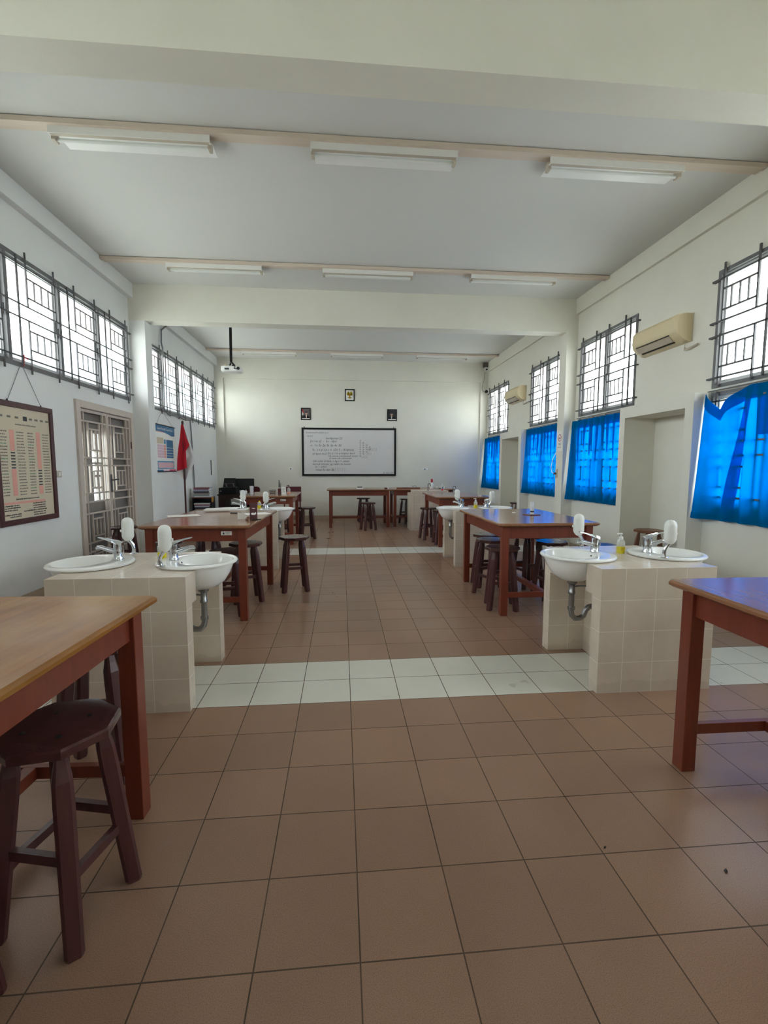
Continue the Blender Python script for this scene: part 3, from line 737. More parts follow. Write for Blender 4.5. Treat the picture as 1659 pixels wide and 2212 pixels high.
# ------------------------------------------------------------------ air conditioners
def make_ac(label):
    t = thing('air_conditioner', label, 'air conditioner')       # local: back at x=0, body towards -x, y 0..1.1, z 0..0.31
    prof = [(0, 0), (-.05, 0), (-.13, .03), (-.19, .09), (-.205, .15), (-.20, .26), (-.17, .295), (-.10, .31), (0, .31)]
    n = len(prof); L = []
    for y, k in ((0, .86), (.015, .95), (.05, 1), (.77, 1), (.805, .95), (.82, .86)):
        L.append([(x*k, y, .155+(z-.155)*(.9+.1*k)) for x, z in prof])
    MB().loops(L).build('casing', M['beige'], t, smooth=35)
    MB().bar((-.1935, .12, .088), (-.1935, .72, .088), .008, .012).build('air_slot', M['dark'], t)
    MB().box(-.005, .0, -.012, .832, 0, .31).build('back_plate', M['beiged'], t)
    L = [[(x, y, z) for x, z in ((-.135, .026), (-.182, .076), (-.186, .070), (-.139, .020))] for y in (.12, .72)]
    MB().loops(L).build('louvre', M['beiged'], t)
    MB().bar((-.11, .13, .0145), (-.11, .71, .0145), .012, .010).build('outlet_slot', M['black'], t)
    MB().tube([(-.03, .07, .0), (-.03, .07, -.05), (-.03, .06, -.075), (-.03, .03, -.08), (-.03, -.13, -.06)], [.004, .004, .018, .012, .01], 8).build('drain_hose', M['beiged'], t, smooth=40)
    return t
ac = make_ac('beige wall air conditioner over the front alcove, larger in view'); ac.location = (XR, 3.885, 2.815)
dup(ac, (XR, 8.66, 2.83), 0, 'beige wall air conditioner over the far alcove, smaller in view')

# ------------------------------------------------------------------ ceiling lamps
def make_lamp(label):
    t = thing('fluorescent_lamp', label, 'ceiling lamp')          # origin: batten underside, centre of length
    h = .63
    MB().box(-h, h, .0, .008, -.045, .045).box(-h, h, .008, .04, -.045, -.037).box(-h, h, .008, .10, .03, .05).build('housing', M['white'], t, bevel=.002)
    MB().box(-h+.01, h-.01, .006, .038, -.0465, -.0452).build('painted_shadow', M['beiged'], t)  # thin darker sheet paints the shaded underside of the white housing
    MB().loops([[(x, .041, -.034), (x, .09, -.008), (x, .27, -.004), (x, .27, .0), (x, .09, -.003), (x, .038, -.03)] for x in (-h+.03, h-.0)]).build('reflector', M['white'], t)
    for s in (-1, 1): MB().box(s*(h-.002), s*(h-.03), .042, .115, -.068, -.005).build('lamp_holder', M['beiged'], t, bevel=.004)
    MB().tube([(-h+.031, .085, -.048), (h-.031, .085, -.048)], .0145, 14).build('tube', M['bottle'], t, smooth=40)
    return t
l0 = None
for ry, rn in ((3.03, 'nearest'), (5.56, 'middle'), (10.39, 'farthest')):
    for lx, ln in ((-1.735, 'left'), (.345, 'centre'), (2.43, 'right')):
        lab = '%s unlit fluorescent tube lamp on the %s ceiling batten' % (ln, rn)
        if l0 is None: l0 = make_lamp(lab); o = l0
        else: o = dup(l0, (0, 0, 0), 0, lab)
        o.location = (lx, ry+.10 if False else ry, 4.108); o['group'] = 'fluorescent ceiling lamps'

# ------------------------------------------------------------------ text helper
def text_into(mb, body, size, fn, align='LEFT', shear=0):
    cu = bpy.data.curves.new('t', 'FONT'); cu.body = body; cu.size = size; cu.align_x = align; cu.shear = shear; cu.resolution_u = 2
    o = bpy.data.objects.new('t', cu); C.objects.link(o)
    dg = bpy.context.evaluated_depsgraph_get(); dg.update()
    me = bpy.data.meshes.new_from_object(o.evaluated_get(dg))
    mb.add([fn(v.co.x, v.co.y) for v in me.vertices], [list(p.vertices) for p in me.polygons])
    bpy.data.objects.remove(o); bpy.data.curves.remove(cu); bpy.data.meshes.remove(me)

# ------------------------------------------------------------------ whiteboard
wx0, wx1, wz0, wz1 = -1.085, 1.41, 1.165, 2.43
wb = thing('whiteboard', 'large black framed whiteboard with handwriting on the far wall', 'whiteboard', ((wx0+wx1)/2, YE, wz0))
hw = (wx1-wx0)/2; hh = wz1-wz0
pn = MB().box(-hw+.04, hw-.04, -.022, -.004, .04, hh-.04).build('panel', M['board'], wb)
fm = MB(); fw = .05
fm.box(-hw, hw, -.035, 0, 0, fw).box(-hw, hw, -.035, 0, hh-fw, hh).box(-hw, -hw+fw, -.035, 0, fw, hh-fw).box(hw-fw, hw, -.035, 0, fw, hh-fw)
fm.box(-hw+.06, -hw+.075, -.03, -.01, hh, hh+.03).box(hw-.075, hw-.06, -.03, -.01, hh, hh+.03)
fm.build('frame', M['black'], wb)
ink = MB()
def P(u, v): return (-hw+u*2*hw, -.0235, hh-v*hh)          # u,v fractions of the board
def wr(s, u, v, size, sh=.25):
    a = P(u, v); text_into(ink, s, size, lambda x, y: (a[0]+x, a[1], a[2]+y), shear=sh)
for s, u, v, z in (("Kompetensi/Pencapaian ke 2", .045, .115, .05), ("14.8.2022", .045, .185, .045), ("konfigurasi (2)", .25, .235, .075),
                   ("[n l m s]  -  5s - d(n)", .085, .30, .085), ("n : 1s 2s 2p 3s 3p 4s 3d", .09, .385, .085), ("5s : s s p s p s d  (Zn 5 ~ Kripton)", .105, .475, .08),
                   ("b) lapan kecil", .11, .555, .07), ("[b) (n l m s) kripton kecil", .27, .545, .07), ("tdk semua membentuk sistem", .275, .60, .065), ("di mana ada sebarannya", .285, .645, .062),
                   ("Utk orbit di blok, n hg n = adalah", .11, .71, .072), ("bentuk lintasan yg makin ke bawah", .11, .77, .072), ("(n. l. orbit)", .135, .825, .07), ("misal 5s dan 5p", .14, .89, .08), ("Jm. dasar SA", .86, .95, .05)):
    wr(s, u, v, z)
rows = ["1s", "2s 2p", "3s 3p 3d", "4s 4p 4d 4f", "5s 5p 5d 5f", "6s 6p 6d", "7s 7p", "8s"]
for i, r_ in enumerate(rows): wr("  ".join(r_.split()), .605, .275+.046*i, .055)
def seg(u0, v0, u1, v1, w=.006):
    a = P(u0, v0); b = P(u1, v1); ink.bar((a[0], a[1]+.0005, a[2]), (b[0], b[1]+.0005, b[2]), w, .001)
for i in range(6): seg(.605+.022*i, .235+.075*i*.55+.06, .66+.014*i, .19+.045*i, .004)
def cells(u0, v0, u1, v1, n):
    for v in (v0, v1): seg(u0, v, u1, v, .004)
    for i in range(n+1): seg(u0+(u1-u0)*i/n, v0, u0+(u1-u0)*i/n, v1, .004)
cells(.705, .42, .79, .475, 6); cells(.68, .51, .73, .56, 4); cells(.66, .58, .69, .625, 2); cells(.635, .59, .65, .625, 1)
cells(.325, .84, .45, .90, 5)
ink.build('handwriting', M['ink'], pn)

# framed pictures on the far wall
def frame_pic(name, label, x0, x1, z0, z1, wide=.026):
    t = thing(name, label, 'framed picture', ((x0+x1)/2, YE, z0))
    w = (x1-x0)/2; h = z1-z0
    MB().box(-w, w, -.022, 0, 0, wide).box(-w, w, -.022, 0, h-wide, h).box(-w, -w+wide, -.022, 0, wide, h-wide).box(w-wide, w, -.022, 0, wide, h-wide).build('frame', M['black'], t)
    return t, w-wide, h, wide
def circ(cx, cz, rx, rz, n=16): return [(cx+rx*math.cos(2*PI*i/n), cz+rz*math.sin(2*PI*i/n)) for i in range(n)]
t, w, h, k = frame_pic('framed_emblem', 'black framed golden eagle emblem at the top centre of the far wall', .052, .308, 3.128, 3.435)
MB().box(-w, w, -.012, -.004, k, h-k).build('paper', M['paper'], t)
em = MB(); cz = h/2
def fl_(pts, d=-.0135): em.prism(pts, d-.001, d, 'y')
for s in (-1, 1):
    for i in range(6):          # feathered wing
        a = math.radians(72-i*20); r = .098-.007*i
        bx, bz = s*.012, cz+.018
        ca, sa = math.cos(a)*s, math.sin(a)
        px, pz = -sa*s*1.5, math.cos(a)*1.5
        fl_([(bx, bz), (bx+ca*r*.6-px*.010, bz+sa*r*.6-pz*.010), (bx+ca*r, bz+sa*r), (bx+ca*r*.6+px*.010, bz+sa*r*.6+pz*.010)])
    fl_([(s*.012, cz-.03), (s*.03, cz-.062), (s*.022, cz-.066), (s*.004, cz-.036)])
fl_(circ(0, cz, .024, .042)); fl_(circ(.0, cz+.052, .013, .015)); fl_([(.008, cz+.056), (.024, cz+.05), (.008, cz+.047)])
fl_([(-.018, cz-.035), (.018, cz-.035), (.03, cz-.085), (0, cz-.095), (-.03, cz-.085)])
em.mi = 1; fl_([(-.010, cz+.016), (.010, cz+.016), (.010, cz-.002), (0, cz-.014), (-.010, cz-.002)], -.0150)
em.mi = 2; fl_([(-.052, cz-.058), (.052, cz-.058), (.058, cz-.07), (-.058, cz-.07)], -.0150)
em.build('emblem', [M['gold'], M['redp'], M['greyp']], t)
def portrait(label, x0, x1, z0, z1, flag):
    t, w, h, k = frame_pic('framed_portrait', label, x0, x1, z0, z1)
    MB().box(-w, w, -.010, -.004, k, h-k).build('backdrop', M['greyp'] if flag else M['dark'], t)
    pc = MB()
    def q(pts, d, mi): pc.mi = mi; pc.prism(pts, d-.0008, d, 'y')
    sx = .012 if flag else -.012
    q([(-w, k+.018), (w, k+.018), (w*.75, k+.07), (.03+sx, k+.098), (-.03+sx, k+.098), (-w*.75, k+.07)], -.0110, 0)         # jacket
    q([(-.018+sx, k+.098), (.018+sx, k+.098), (.006+sx, k+.02), (-.006+sx, k+.02)], -.0122, 1)                           # shirt front
    q([(-.004+sx, k+.095), (.004+sx, k+.095), (.006+sx, k+.03), (-.002+sx, k+.025)], -.0134, 4 if flag else 0)            # tie
    q([(-.014+sx, k+.09), (.014+sx, k+.09), (.014+sx, k+.12), (-.014+sx, k+.12)], -.0128, 2)
    q(circ(sx, k+.145, .030, .038), -.0146, 2)                                                                           # face
    q([(-.030+sx, k+.158), (.030+sx, k+.158), (.028+sx, k+.190), (-.028+sx, k+.190)], -.0158, 3)                          # cap
    for s in (-1, 1):
        q(circ(sx+s*.011, k+.149, .005, .0025, 8), -.0158, 3)
        q(circ(sx+s*.031, k+.145, .005, .009, 8), -.0140, 2)
    q(circ(sx, k+.126, .010, .0025, 8), -.0158, 4)
    if flag:
        q([(-w, h-k-.012), (-w+.03, h-k-.01), (-w+.05, k+.15), (-w+.02, k+.16)], -.0104, 4); q([(-w, h-k-.04), (-w+.022, k+.165), (-w+.045, k+.12), (-w, k+.085)], -.0106, 1)
    q([(-w, k), (w, k), (w, k+.018), (-w, k+.018)], -.0166, 1)                                                            # caption strip
    pc.build('photograph', [M['black'], M['paper'], M['skin'], M['dark'], M['redp']], t)
portrait('black framed portrait, person in dark suit beside a flag, left above the whiteboard', -1.095, -.84, 2.63, 2.94, True)
portrait('black framed portrait, person in dark suit and cap, right above the whiteboard', 1.17, 1.432, 2.625, 2.93, False)

def socket(label, loc, face, w=.10, h=.075, dark=True):
    t = thing('wall_socket', label, 'socket', loc)
    if face == 'y': MB().box(-w/2, w/2, -.012, 0, -h/2, h/2).build('plate', M['white'], t, bevel=.003); q = MB().lathe([(.018, 0), (.018, .003)], 14); q.xf(Matrix.Rotation(PI/2, 4, 'X')); q.xf(Matrix.Translation((.0, -.012, 0)))
    elif face == '+x': MB().box(0, .012, -w/2, w/2, -h/2, h/2).build('plate', M['beiged'], t, bevel=.003); q = MB().box(.012, .016, -.02, -.004, -.022, .022).box(.012, .016, .004, .02, -.022, .022)
    else: MB().box(-.012, 0, -w/2, w/2, -h/2, h/2).build('plate', M['white'], t, bevel=.003); q = MB().box(-.016, -.012, -.03, .03, -.02, .02)
    q.build('outlet' if dark else 'rocker', M['grille'] if dark else M['white'], t)
socket('white round socket on the far wall left of the whiteboard', (-1.385, YE, 1.35), 'y')
socket('double wall socket on the far wall right of the whiteboard', (2.197, YE, 1.345), 'y', .14)
socket('white light switch beside the large framed notice board', (XL, 4.47, 1.32), '+x', .09, .075, False)
socket('white light switch on the left wall just behind the column', (XL, 7.14, 1.33), '+x', .075, .11, False)
t = thing('wall_socket', 'white socket with plugged cord on the right column', 'socket', (3.695, 6.70, 1.295))
MB().box(-.012, 0, -.035, .035, -.075, .075).build('plate', M['beiged'], t, bevel=.003)
MB().lathe([(.018, 0), (.02, .03), (.008, .045)], 12).xf(Matrix.Rotation(-PI/2, 4, 'Y')).xf(Matrix.Translation((-.012, .0, 0))).build('plug', M['grille'], t)
MB().tube([(-.05, 0, 0), (-.06, .06, .02), (-.05, .12, .12), (-.03, .10, .26), (-.012, .03, .36)], .006, 8).build('cord', M['white'], t, smooth=40)
# paper sign on the column
t = thing('no_smoking_sign', 'laminated no smoking sign taped to the right column', 'sign', (3.694, 6.63, 1.68))
MB().box(-.003, 0, -.10, .08, 0, .32).build('sheet', M['paper'], t)
sg = MB(); n = 20
ro = [(-.0045, -.01+.062*math.cos(2*PI*i/n), .225+.062*math.sin(2*PI*i/n)) for i in range(n)]; ri = [(-.0045, -.01+.050*math.cos(2*PI*i/n), .225+.050*math.sin(2*PI*i/n)) for i in range(n)]
sg.loops([ro, ri], False, False); sg.bar((-.0045, -.05, .262), (-.0045, .03, .188), .008, .001)
sg.mi = 1; sg.box(-.0042, -.0036, -.045, .03, .215, .228)
text_into(sg, 'NO', .06, lambda x, y: (-.0042, .03-x, .10+y)); text_into(sg, 'SMOKING', .03, lambda x, y: (-.0042, .065-x, .055+y))
sg.build('print', [M['redp'], M['ink']], t)
# paper sheet by far corner of the left wall
t = thing('wall_notice', 'pale sheet hanging from a dark strip on the left wall near the far corner', 'notice', (XL, 10.92, 1.22))
MB().box(0, .004, -.13, .16, 0, .34).build('sheet', M['paper'], t); MB().box(0, .014, -.165, -.14, -.02, .35).build('strip', M['dark'], t)

# ------------------------------------------------------------------ framed notice board (left wall)
y0, y1, z0, z1 = 3.475, 4.385, .83, 2.04
t = thing('notice_board', 'large brown framed notice board hung on cords, cut by the left picture edge', 'notice board', (XL, (y0+y1)/2, z0))
w = (y1-y0)/2; h = z1-z0; fw = .055
fr = MB().box(.0, .03, -w, w, 0, fw).box(0, .03, -w, w, h-fw, h).box(0, .03, -w, -w+fw, fw, h-fw).box(0, .03, w-fw, w, fw, h-fw).build('frame', M['framebrown'], t, bevel=.003)
pr = MB().box(.0, .012, -w+fw, w-fw, fw, h-fw); rnd = random.Random(3)
def mark(y, z, ln, hh_, mi): pr.mi = mi; pr.box(.012, .0130, y, y+ln, z, z+hh_)
def words(y, z, ln, hh_, mi, fill=.8):
    x = y
    while x < y+ln:
        l = rnd.uniform(.008, .022); mark(x, z, l, hh_*rnd.uniform(.7, 1), mi); x += l+rnd.uniform(.003, .008)
# heading emblem and title lines
mark(-.02, h-.175, .06, .045, 2)
for i in range(7): mark(-.36+.11*i if i < 3 else .07+.09*(i-3), h-.16, .05, .02, 1)
words(-.14, h-.225, .30, .014, 1)
for c, (yc, base, blk0, blk1) in enumerate(((-.37, .86, 7, 5), (.03, .86, 13, 5))):
    z = h-.30
    for i in range(22):
        z = h-.30-.0295*i
        words(yc, z, .085, .013, 3 if i % 5 == 4 else 1)
        if i < blk0 or i > blk0+blk1: mark(yc+.135, z-.004, .065, .028, 4)
        else: mark(yc+.138, z, .06, .013, 2)
        words(yc+.235, z, .10, .012, 1)
words(-.2, .245, .34, .014, 2); mark(-.37, .205, .62, .022, 4)
for i, (a, b_) in enumerate(((-.37, .2), (-.37, .22), (-.37, .17), (-.1, .16), (-.37, .22), (-.3, .15))):
    words(a, .185-.022*i, b_, .013, 2)
    words(.05, .19-.024*i, .2, .013, 2)
pr.build('sheet', [M['parch'], M['inkg'], M['ink'], M['inkgreen'], M['pink']], t)
MB().tube([(.02, -.24, h), (.006, .02, h+.40)], .003, 6).tube([(.02, .27, h), (.006, .03, h+.40)], .003, 6).build('hanging_cord', M['cable'], t)
MB().tube([(.028, .025, h+.375), (.034, .025, h+.43), (.034, .03, h+.49)], .006, 6).tube([(.034, .03, h+.47), (.034, .09, h+.455)], .005, 6).build('red_ribbon', M['redp'], t)
for y in (-.24, .27): MB().lathe([(.01, 0), (.006, .012), (.002, .02)], 8, (.018, y, h)).build('eyelet', M['dark'], t)

# ------------------------------------------------------------------ chemistry poster
y0, y1, z0, z1 = 7.30, 8.27, 1.315, 2.15
t = thing('wall_poster', 'blue headed chemistry poster hanging on the left wall behind the column', 'poster', (XL, (y0+y1)/2, z0))
w = (y1-y0)/2; h = z1-z0
sh = MB().box(.004, .007, -w, w, 0, h).build('sheet', M['paper'], t)
MB().tube([(.008, -w-.01, h), (.008, w+.03, h)], .010, 8).build('top_rod', M['dark'], t); MB().tube([(.008, -w-.01, 0), (.008, w+.02, 0)], .011, 8).build('bottom_rod', M['dark'], t)
pr = MB()
def rect(u0, v0, u1, v1, mi, d=.0075): pr.mi = mi; pr.box(.007, d, -w+u0*2*w, -w+u1*2*w, h-v1*h, h-v0*h)
pr.mi = 0; pr.prism([(-w, h), (w, h), (w, h*.80), (w*.7, h*.79), (w*.2, h*.83), (-w*.3, h*.86), (-w, h*.86)], .0070, .0075, 'x')
rect(.0, .145, .45, .155, 5, .0078)
rect(.55, .30, .9, .70, 0); rect(.42, .30, .52, .40, 1); rect(.1, .42, .52, .70, 2); rect(.42, .42, .52, .70, 6, .0078); rect(.08, .27, .4, .40, 7)
for i in range(4): rect(.1, .47+.06*i, .9, .478+.06*i, 4, .0082)
rect(.08, .77, .92, .94, 1); rect(.11, .80, .89, .92, 2, .0079)
rect(.0, .955, .35, .99, 0); rect(.35, .955, .65, .99, 2); rect(.65, .955, 1, .99, 3)
for i in range(3): rect(.14, .82+.033*i, .86, .828+.033*i, 6, .0082)
pr.mi = 4; text_into(pr, 'Sistem Periodik Unsur Kimia', .065, lambda x, y: (.0085, -w*.78+x, h*.895+y))
pr.build('print', [M['bluep'], M['bluel'], M['pinkl'], M['magenta'], M['paper'], M['redp'], M['pink'], M['parch']], sh)
MB().tube([(.012, -w+.1, h+.008), (.012, -.12, h+.25)], .0022, 5).tube([(.012, w-.1, h+.008), (.012, -.10, h+.25)], .0022, 5).build('hanging_cord', M['cable'], t)

# ------------------------------------------------------------------ flag
t = thing('flag', 'red and white flag hanging on a dark pole by the left wall', 'flag', (-3.05, 8.12, 0))
MB().lathe([(.15, 0), (.15, .03), (.05, .05), (.03, .12), (.018, .14)], 18).build('base', M['pole'], t, smooth=40)
MB().tube([(0, 0, .1), (0, 0, 2.24)], .017, 10).lathe([(.019, 2.20), (.024, 2.23), (.02, 2.26), (.006, 2.275)], 12).build('pole', M['pole'], t, smooth=40)
def flagmesh(a, b, za, zb, mi_name, m):
    v = []; NX, NZ = 16, 24
    for j in range(NZ+1):
        h_ = j/NZ
        for i in range(NX+1):
            s = i/NX
            x, y, z = fl(a+(b-a)*s, h_)
            v.append((x, y, z))
    MB().add(v, [(j*(NX+1)+i, j*(NX+1)+i+1, (j+1)*(NX+1)+i+1, (j+1)*(NX+1)+i) for j in range(NZ) for i in range(NX)]).build(mi_name, m, t, smooth=60)
def strip(name, m, left, right, off):
    # left/right : lists of (x, z) outlines across the visible drape
    v = []; n = len(left); K = 14
    for (xl, z_l), (xr, z_r) in zip(left, right):
        for i in range(K+1):
            s = i/K; v.append((xl+(xr-xl)*s, -.024+off-.022*math.sin(s*PI*2.5+z_l)*min(1, (2.3-z_l)), z_l+(z_r-z_l)*s))
    MB().add(v, [(j*(K+1)+i, j*(K+1)+i+1, (j+1)*(K+1)+i+1, (j+1)*(K+1)+i) for j in range(n-1) for i in range(K)]).build(name, m, t, smooth=60)
strip('white_cloth', M['flagwhite'], [(-.0, 2.17), (.02, 1.9), (.02, 1.6), (-.12, 1.40), (-.13, 1.30), (-.06, 1.20), (.0, 1.13)], [(.02, 2.17), (.12, 1.85), (.19, 1.62), (.20, 1.52), (.15, 1.40), (.10, 1.33), (.03, 1.16)], .045)
strip('red_cloth', M['flagred'], [(-.02, 2.20), (-.05, 1.95), (-.085, 1.75), (-.11, 1.55), (-.12, 1.38), (-.125, 1.32)], [(.02, 2.20), (.07, 1.95), (.12, 1.82), (.05, 1.70), (.055, 1.5), (.06, 1.38)], .0)

# cable down the left wall
cb = MB().tube([(-3.2, 8.0, 4.0), (-3.235, 7.75, 3.83), (-3.225, 7.70, 3.6), (-3.20, 7.68, 3.5), (-3.20, 7.64, 2.42), (-3.215, 7.9, 2.36), (-3.215, 8.3, 2.39), (-3.215, 8.7, 2.36), (-3.225, 9.15, 2.38), (-3.235, 9.22, 2.2), (-3.24, 9.3, 1.6), (-3.24, 9.33, .95), (-3.245, 9.33, .3)], .014, 8)
tag(cb.build('cable', M['cable'], smooth=50), 'grey cable running down the left wall past the far left window', 'cable')

# ------------------------------------------------------------------ projector
t = thing('projector', 'white projector hanging from the ceiling on a black pole', 'projector', (-2.08, 8.0, 3.16))
MB().tube([(-.01, 0, .19), (0, 0, H-3.16)], .026, 12).lathe([(.07, H-3.16-.012), (.07, H-3.16)], 16).build('pole', M['black'], t, smooth=40)
MB().tube([(-.01, 0, .20), (.06, -.02, .12), (.11, -.05, .09)], .018, 8).tube([(-.01, 0, .20), (-.05, .05, .12)], .016, 8).tube([(.03, -.13, .11), (.09, -.14, .09), (.07, -.14, .05), (.12, -.14, .04)], .008, 6).build('mount_bracket', M['black'], t)
o = [(-.185, .02), (-.17, -.12), (-.10, -.135), (.12, -.135), (.18, -.10), (.185, .1), (.10, .135), (-.12, .135)]
L = [[(x*k, y*k, z) for x, y in o] for k, z in ((.9, .0), (1, .02), (1, .085), (.93, .105))]
bo = MB().loops(L).build('body', M['white'], t, bevel=.006)
MB().tube([(.14, -.12, .055), (.15, -.15, .055)], .028, 14).build('lens', M['dark'], t)
MB().box(-.10, -.02, -.14, -.1355, .03, .06).build('port_panel', M['dark'], t); MB().box(-.13, -.09, -.02, .02, .105, .15).build('adapter', M['beige'], t, bevel=.004)

# cctv camera in the far right corner
t = thing('security_camera', 'small round security camera high in the far right corner', 'camera', (3.79, 11.22, 3.97))
MB().box(-.06, .055, -.02, .10, .07, .18).build('bracket', M['greyp'], t, bevel=.004)
MB().tube([(-.0, -.05, .0), (0, .03, .03), (0, .06, .08)], [.05, .048, .03], 16).build('body', M['white'], t, smooth=40); MB().tube([(0, -.056, -.002), (0, -.049, 0)], .024, 14).build('lens', M['black'], t)
t = thing('sensor', 'small black and white wall sensor beside the farthest right window', 'sensor', (3.885, 11.22, 3.40))
MB().box(-.05, 0, -.02, .06, -.03, .05).build('bracket', M['white'], t, bevel=.004); MB().lathe([(.04, -.03), (.045, .0), (.03, .04)], 14, (-.075, .0, 0)).build('head', M['black'], t, smooth=40)
tag(MB().tube([(3.79, 11.31, 3.93), (3.77, 11.31, 3.75), (3.71, 11.31, 3.5), (3.74, 11.31, 3.43), (3.80, 11.27, 3.41)], .006, 6).build('camera_cable', M['cable']), 'thin cable from the security camera down to the sensor', 'cable')

# ------------------------------------------------------------------ things on tables
ZT = HT
def onT(name, label, cat, x, y, rz=0, z=ZT, group=None): return thing(name, label, cat, (x, y, z), math.radians(rz), group)
t = onT('display_card', 'dark maroon standing card with white swan mark on the paper-strewn table', 'card', -.915, 3.50, 12)
MB().loops([[(x, -.03+0*x, 0), (x, -.027, 0), (x, .003, .165), (x, 0, .165)] for x in (-.036, .036)]).build('front', M['brownp'], t)
MB().loops([[(x, .03, 0), (x, .027, 0), (x, 0, .165), (x, .003, .165)] for x in (-.036, .036)]).build('rear', M['brownp'], t)
mk = MB()
def onf(u, v): return (u, -.0315+.030*v/.165, v)
mk.add([onf(*p) for p in ((-.026, .055), (-.01, .046), (.012, .046), (.026, .058), (.02, .075), (.012, .065), (-.008, .068), (-.022, .064))], [list(range(8))])
mk.add([onf(*p) for p in ((-.02, .115), (.002, .104), (.02, .112), (.004, .112))], [list(range(4))])
mk.build('printed_mark', M['paper'], t)
t = onT('folded_card', 'white folded card with a rounded corner left of the maroon standing card', 'card', -1.035, 3.53, 8)
pts = [(-.04, 0), (.05, 0), (.05, .012), (.044, .032), (.03, .05), (.01, .062), (-.04, .066)]
MB().prism(pts, -.002, .002, 'y').prism([(-.04, 0), (.05, 0), (.05, .02), (-.04, .05)], .02, .023, 'y').box(-.04, -.037, 0.002, .02, 0, .05).build('card', M['paper'], t)
p = MB().box(-.10, .10, -.13, .13, 0, .003).build('paper_sheet', M['paper']); p.location = (-.985, 4.06, ZT); p.rotation_euler = (0, 0, math.radians(-62)); tag(p, 'white sheet of paper behind the maroon standing card', 'paper')
p = MB().box(-.105, .105, -.148, .148, 0, .003).box(-.07, .13, -.12, .16, .003, .006).build('paper_sheet', M['paper']); p.location = (-1.72, 3.89, ZT); p.rotation_euler = (0, 0, math.radians(-65)); tag(p, 'cream sheets of paper near the wall-side edge of the paper-strewn table', 'paper')
t = onT('paper_roll', 'white rolled paper lying at the far end of the paper-strewn table', 'paper roll', -1.47, 4.33, 12, ZT+.022)
MB().tube([(-.13, 0, 0), (.13, 0, 0)], .0215, 14).build('roll', M['paper'], t, smooth=40); MB().tube([(-.16, 0, 0), (-.13, 0, 0)], [.004, .0212], 10).build('rolled_tip', M['paper'], t)
p = MB().tube([(-.07, 0, .006), (.07, 0, .006)], .0055, 8).build('pen', M['dark']); p.location = (-1.22, 4.12, ZT); p.rotation_euler = (0, 0, -.3); tag(p, 'dark pen beside the white sheet on the paper-strewn table', 'pen')
p = MB().tube([(-.045, 0, .006), (.045, 0, .006)], .0055, 8).build('pen', M['dark']); p.location = (-.873, 3.42, ZT); p.rotation_euler = (0, 0, .35); tag(p, 'short dark pen in front of the maroon standing card', 'pen')
rr = MB().lathe([(.006, 0), (.022, .006), (.018, .014), (.006, .016)], 10).lathe([(.004, .012), (.018, .02), (.012, .034), (.004, .036)], 9, (.008, .006, 0)).build('dried_seed_pod', M['stoolb'], smooth=40)
rr.location = (-.965, 3.435, ZT); tag(rr, 'small brown crumpled pod by the maroon standing card', 'pod')
# table 4
t = onT('dispenser_tray', 'small dark red tray under the clear bottle on the blue-reflecting table', 'tray', 2.01, 3.70, 20)
MB().box(-.07, .07, -.06, .06, 0, .008).build('plate', M['maroon'], t, bevel=.002)
t = onT('sanitiser_bottle', 'clear bottle with black band standing on a red tray on the blue-reflecting table', 'bottle', 2.015, 3.70, 20, ZT+.008)
MB().lathe([(.018, 0), (.02, .004), (.02, .022)], 14).build('foot', M['white'], t, smooth=40); MB().lathe([(.0205, .022), (.0205, .036)], 14).build('band', M['black'], t)
MB().lathe([(.021, .036), (.023, .05), (.023, .115), (.018, .13), (.006, .134)], 16).build('bottle_body', M['frost'], t, smooth=40)
rr = MB().box(-.02, .02, -.012, .012, 0, .012).build('rubber_eraser', M['white'], bevel=.003); rr.location = (1.895, 3.92, ZT); tag(rr, 'small white rubber on the blue-reflecting table', 'eraser')
# table 5
t = onT('plastic_cup', 'tall translucent plastic cup on the left of the far left table', 'cup', -1.72, 7.72)
MB().lathe([(.028, 0), (.031, .002), (.036, .16), (.034, .16), (.029, .006)], 18).build('cup', M['frost'], t, smooth=40)
t = onT('tent_card', 'white standing card with grey print on the far left table', 'card', -1.13, 7.72, 5)
MB().loops([[(x, -.03, 0), (x, -.027, 0), (x, .002, .145), (x, 0, .145)] for x in (-.04, .04)]).loops([[(x, .03, 0), (x, .027, 0), (x, 0, .145), (x, .002, .145)] for x in (-.04, .04)]).build('card', M['paper'], t)
mk = MB()
for i, (a, b_) in enumerate(((-.02, .02), (-.025, .025), (-.012, .012), (-.02, .015))): mk.add([(a, -.0312+.03*v/.145, v) for v in (.11-.02*i,)]+[(b_, -.0312+.03*(.11-.02*i)/.145, .11-.02*i), (b_, -.0312+.03*(.115-.02*i)/.145, .115-.02*i), (a, -.0312+.03*(.115-.02*i)/.145, .115-.02*i)], [[0, 1, 2, 3]])
mk.build('printed_mark', M['inkg'], t)
t = onT('liquid_bottle', 'clear spray bottle with pink liquid on the far left table', 'bottle', -1.08, 8.10)
MB().lathe([(.030, 0), (.032, .004), (.032, .03)], 16).build('liquid', M['pink'], t, smooth=40); MB().lathe([(.0325, .0305), (.0325, .085), (.02, .105), (.012, .112)], 16).build('bottle_body', M['clear'], t, smooth=40)
MB().lathe([(.013, .112), (.012, .135), (.008, .14), (.009, .165)], 10).bar((0, 0, .155), (-.035, 0, .15), .012).build('pump', M['maroon'], t)
t = onT('test_tube_brush_stand', 'dark brush standing in a wire holder on the far left table', 'brush holder', -1.265, 8.15)
MB().lathe([(.03, 0), (.034, .09), (.031, .09), (.028, .004)], 14).build('holder', M['maroon'], t)
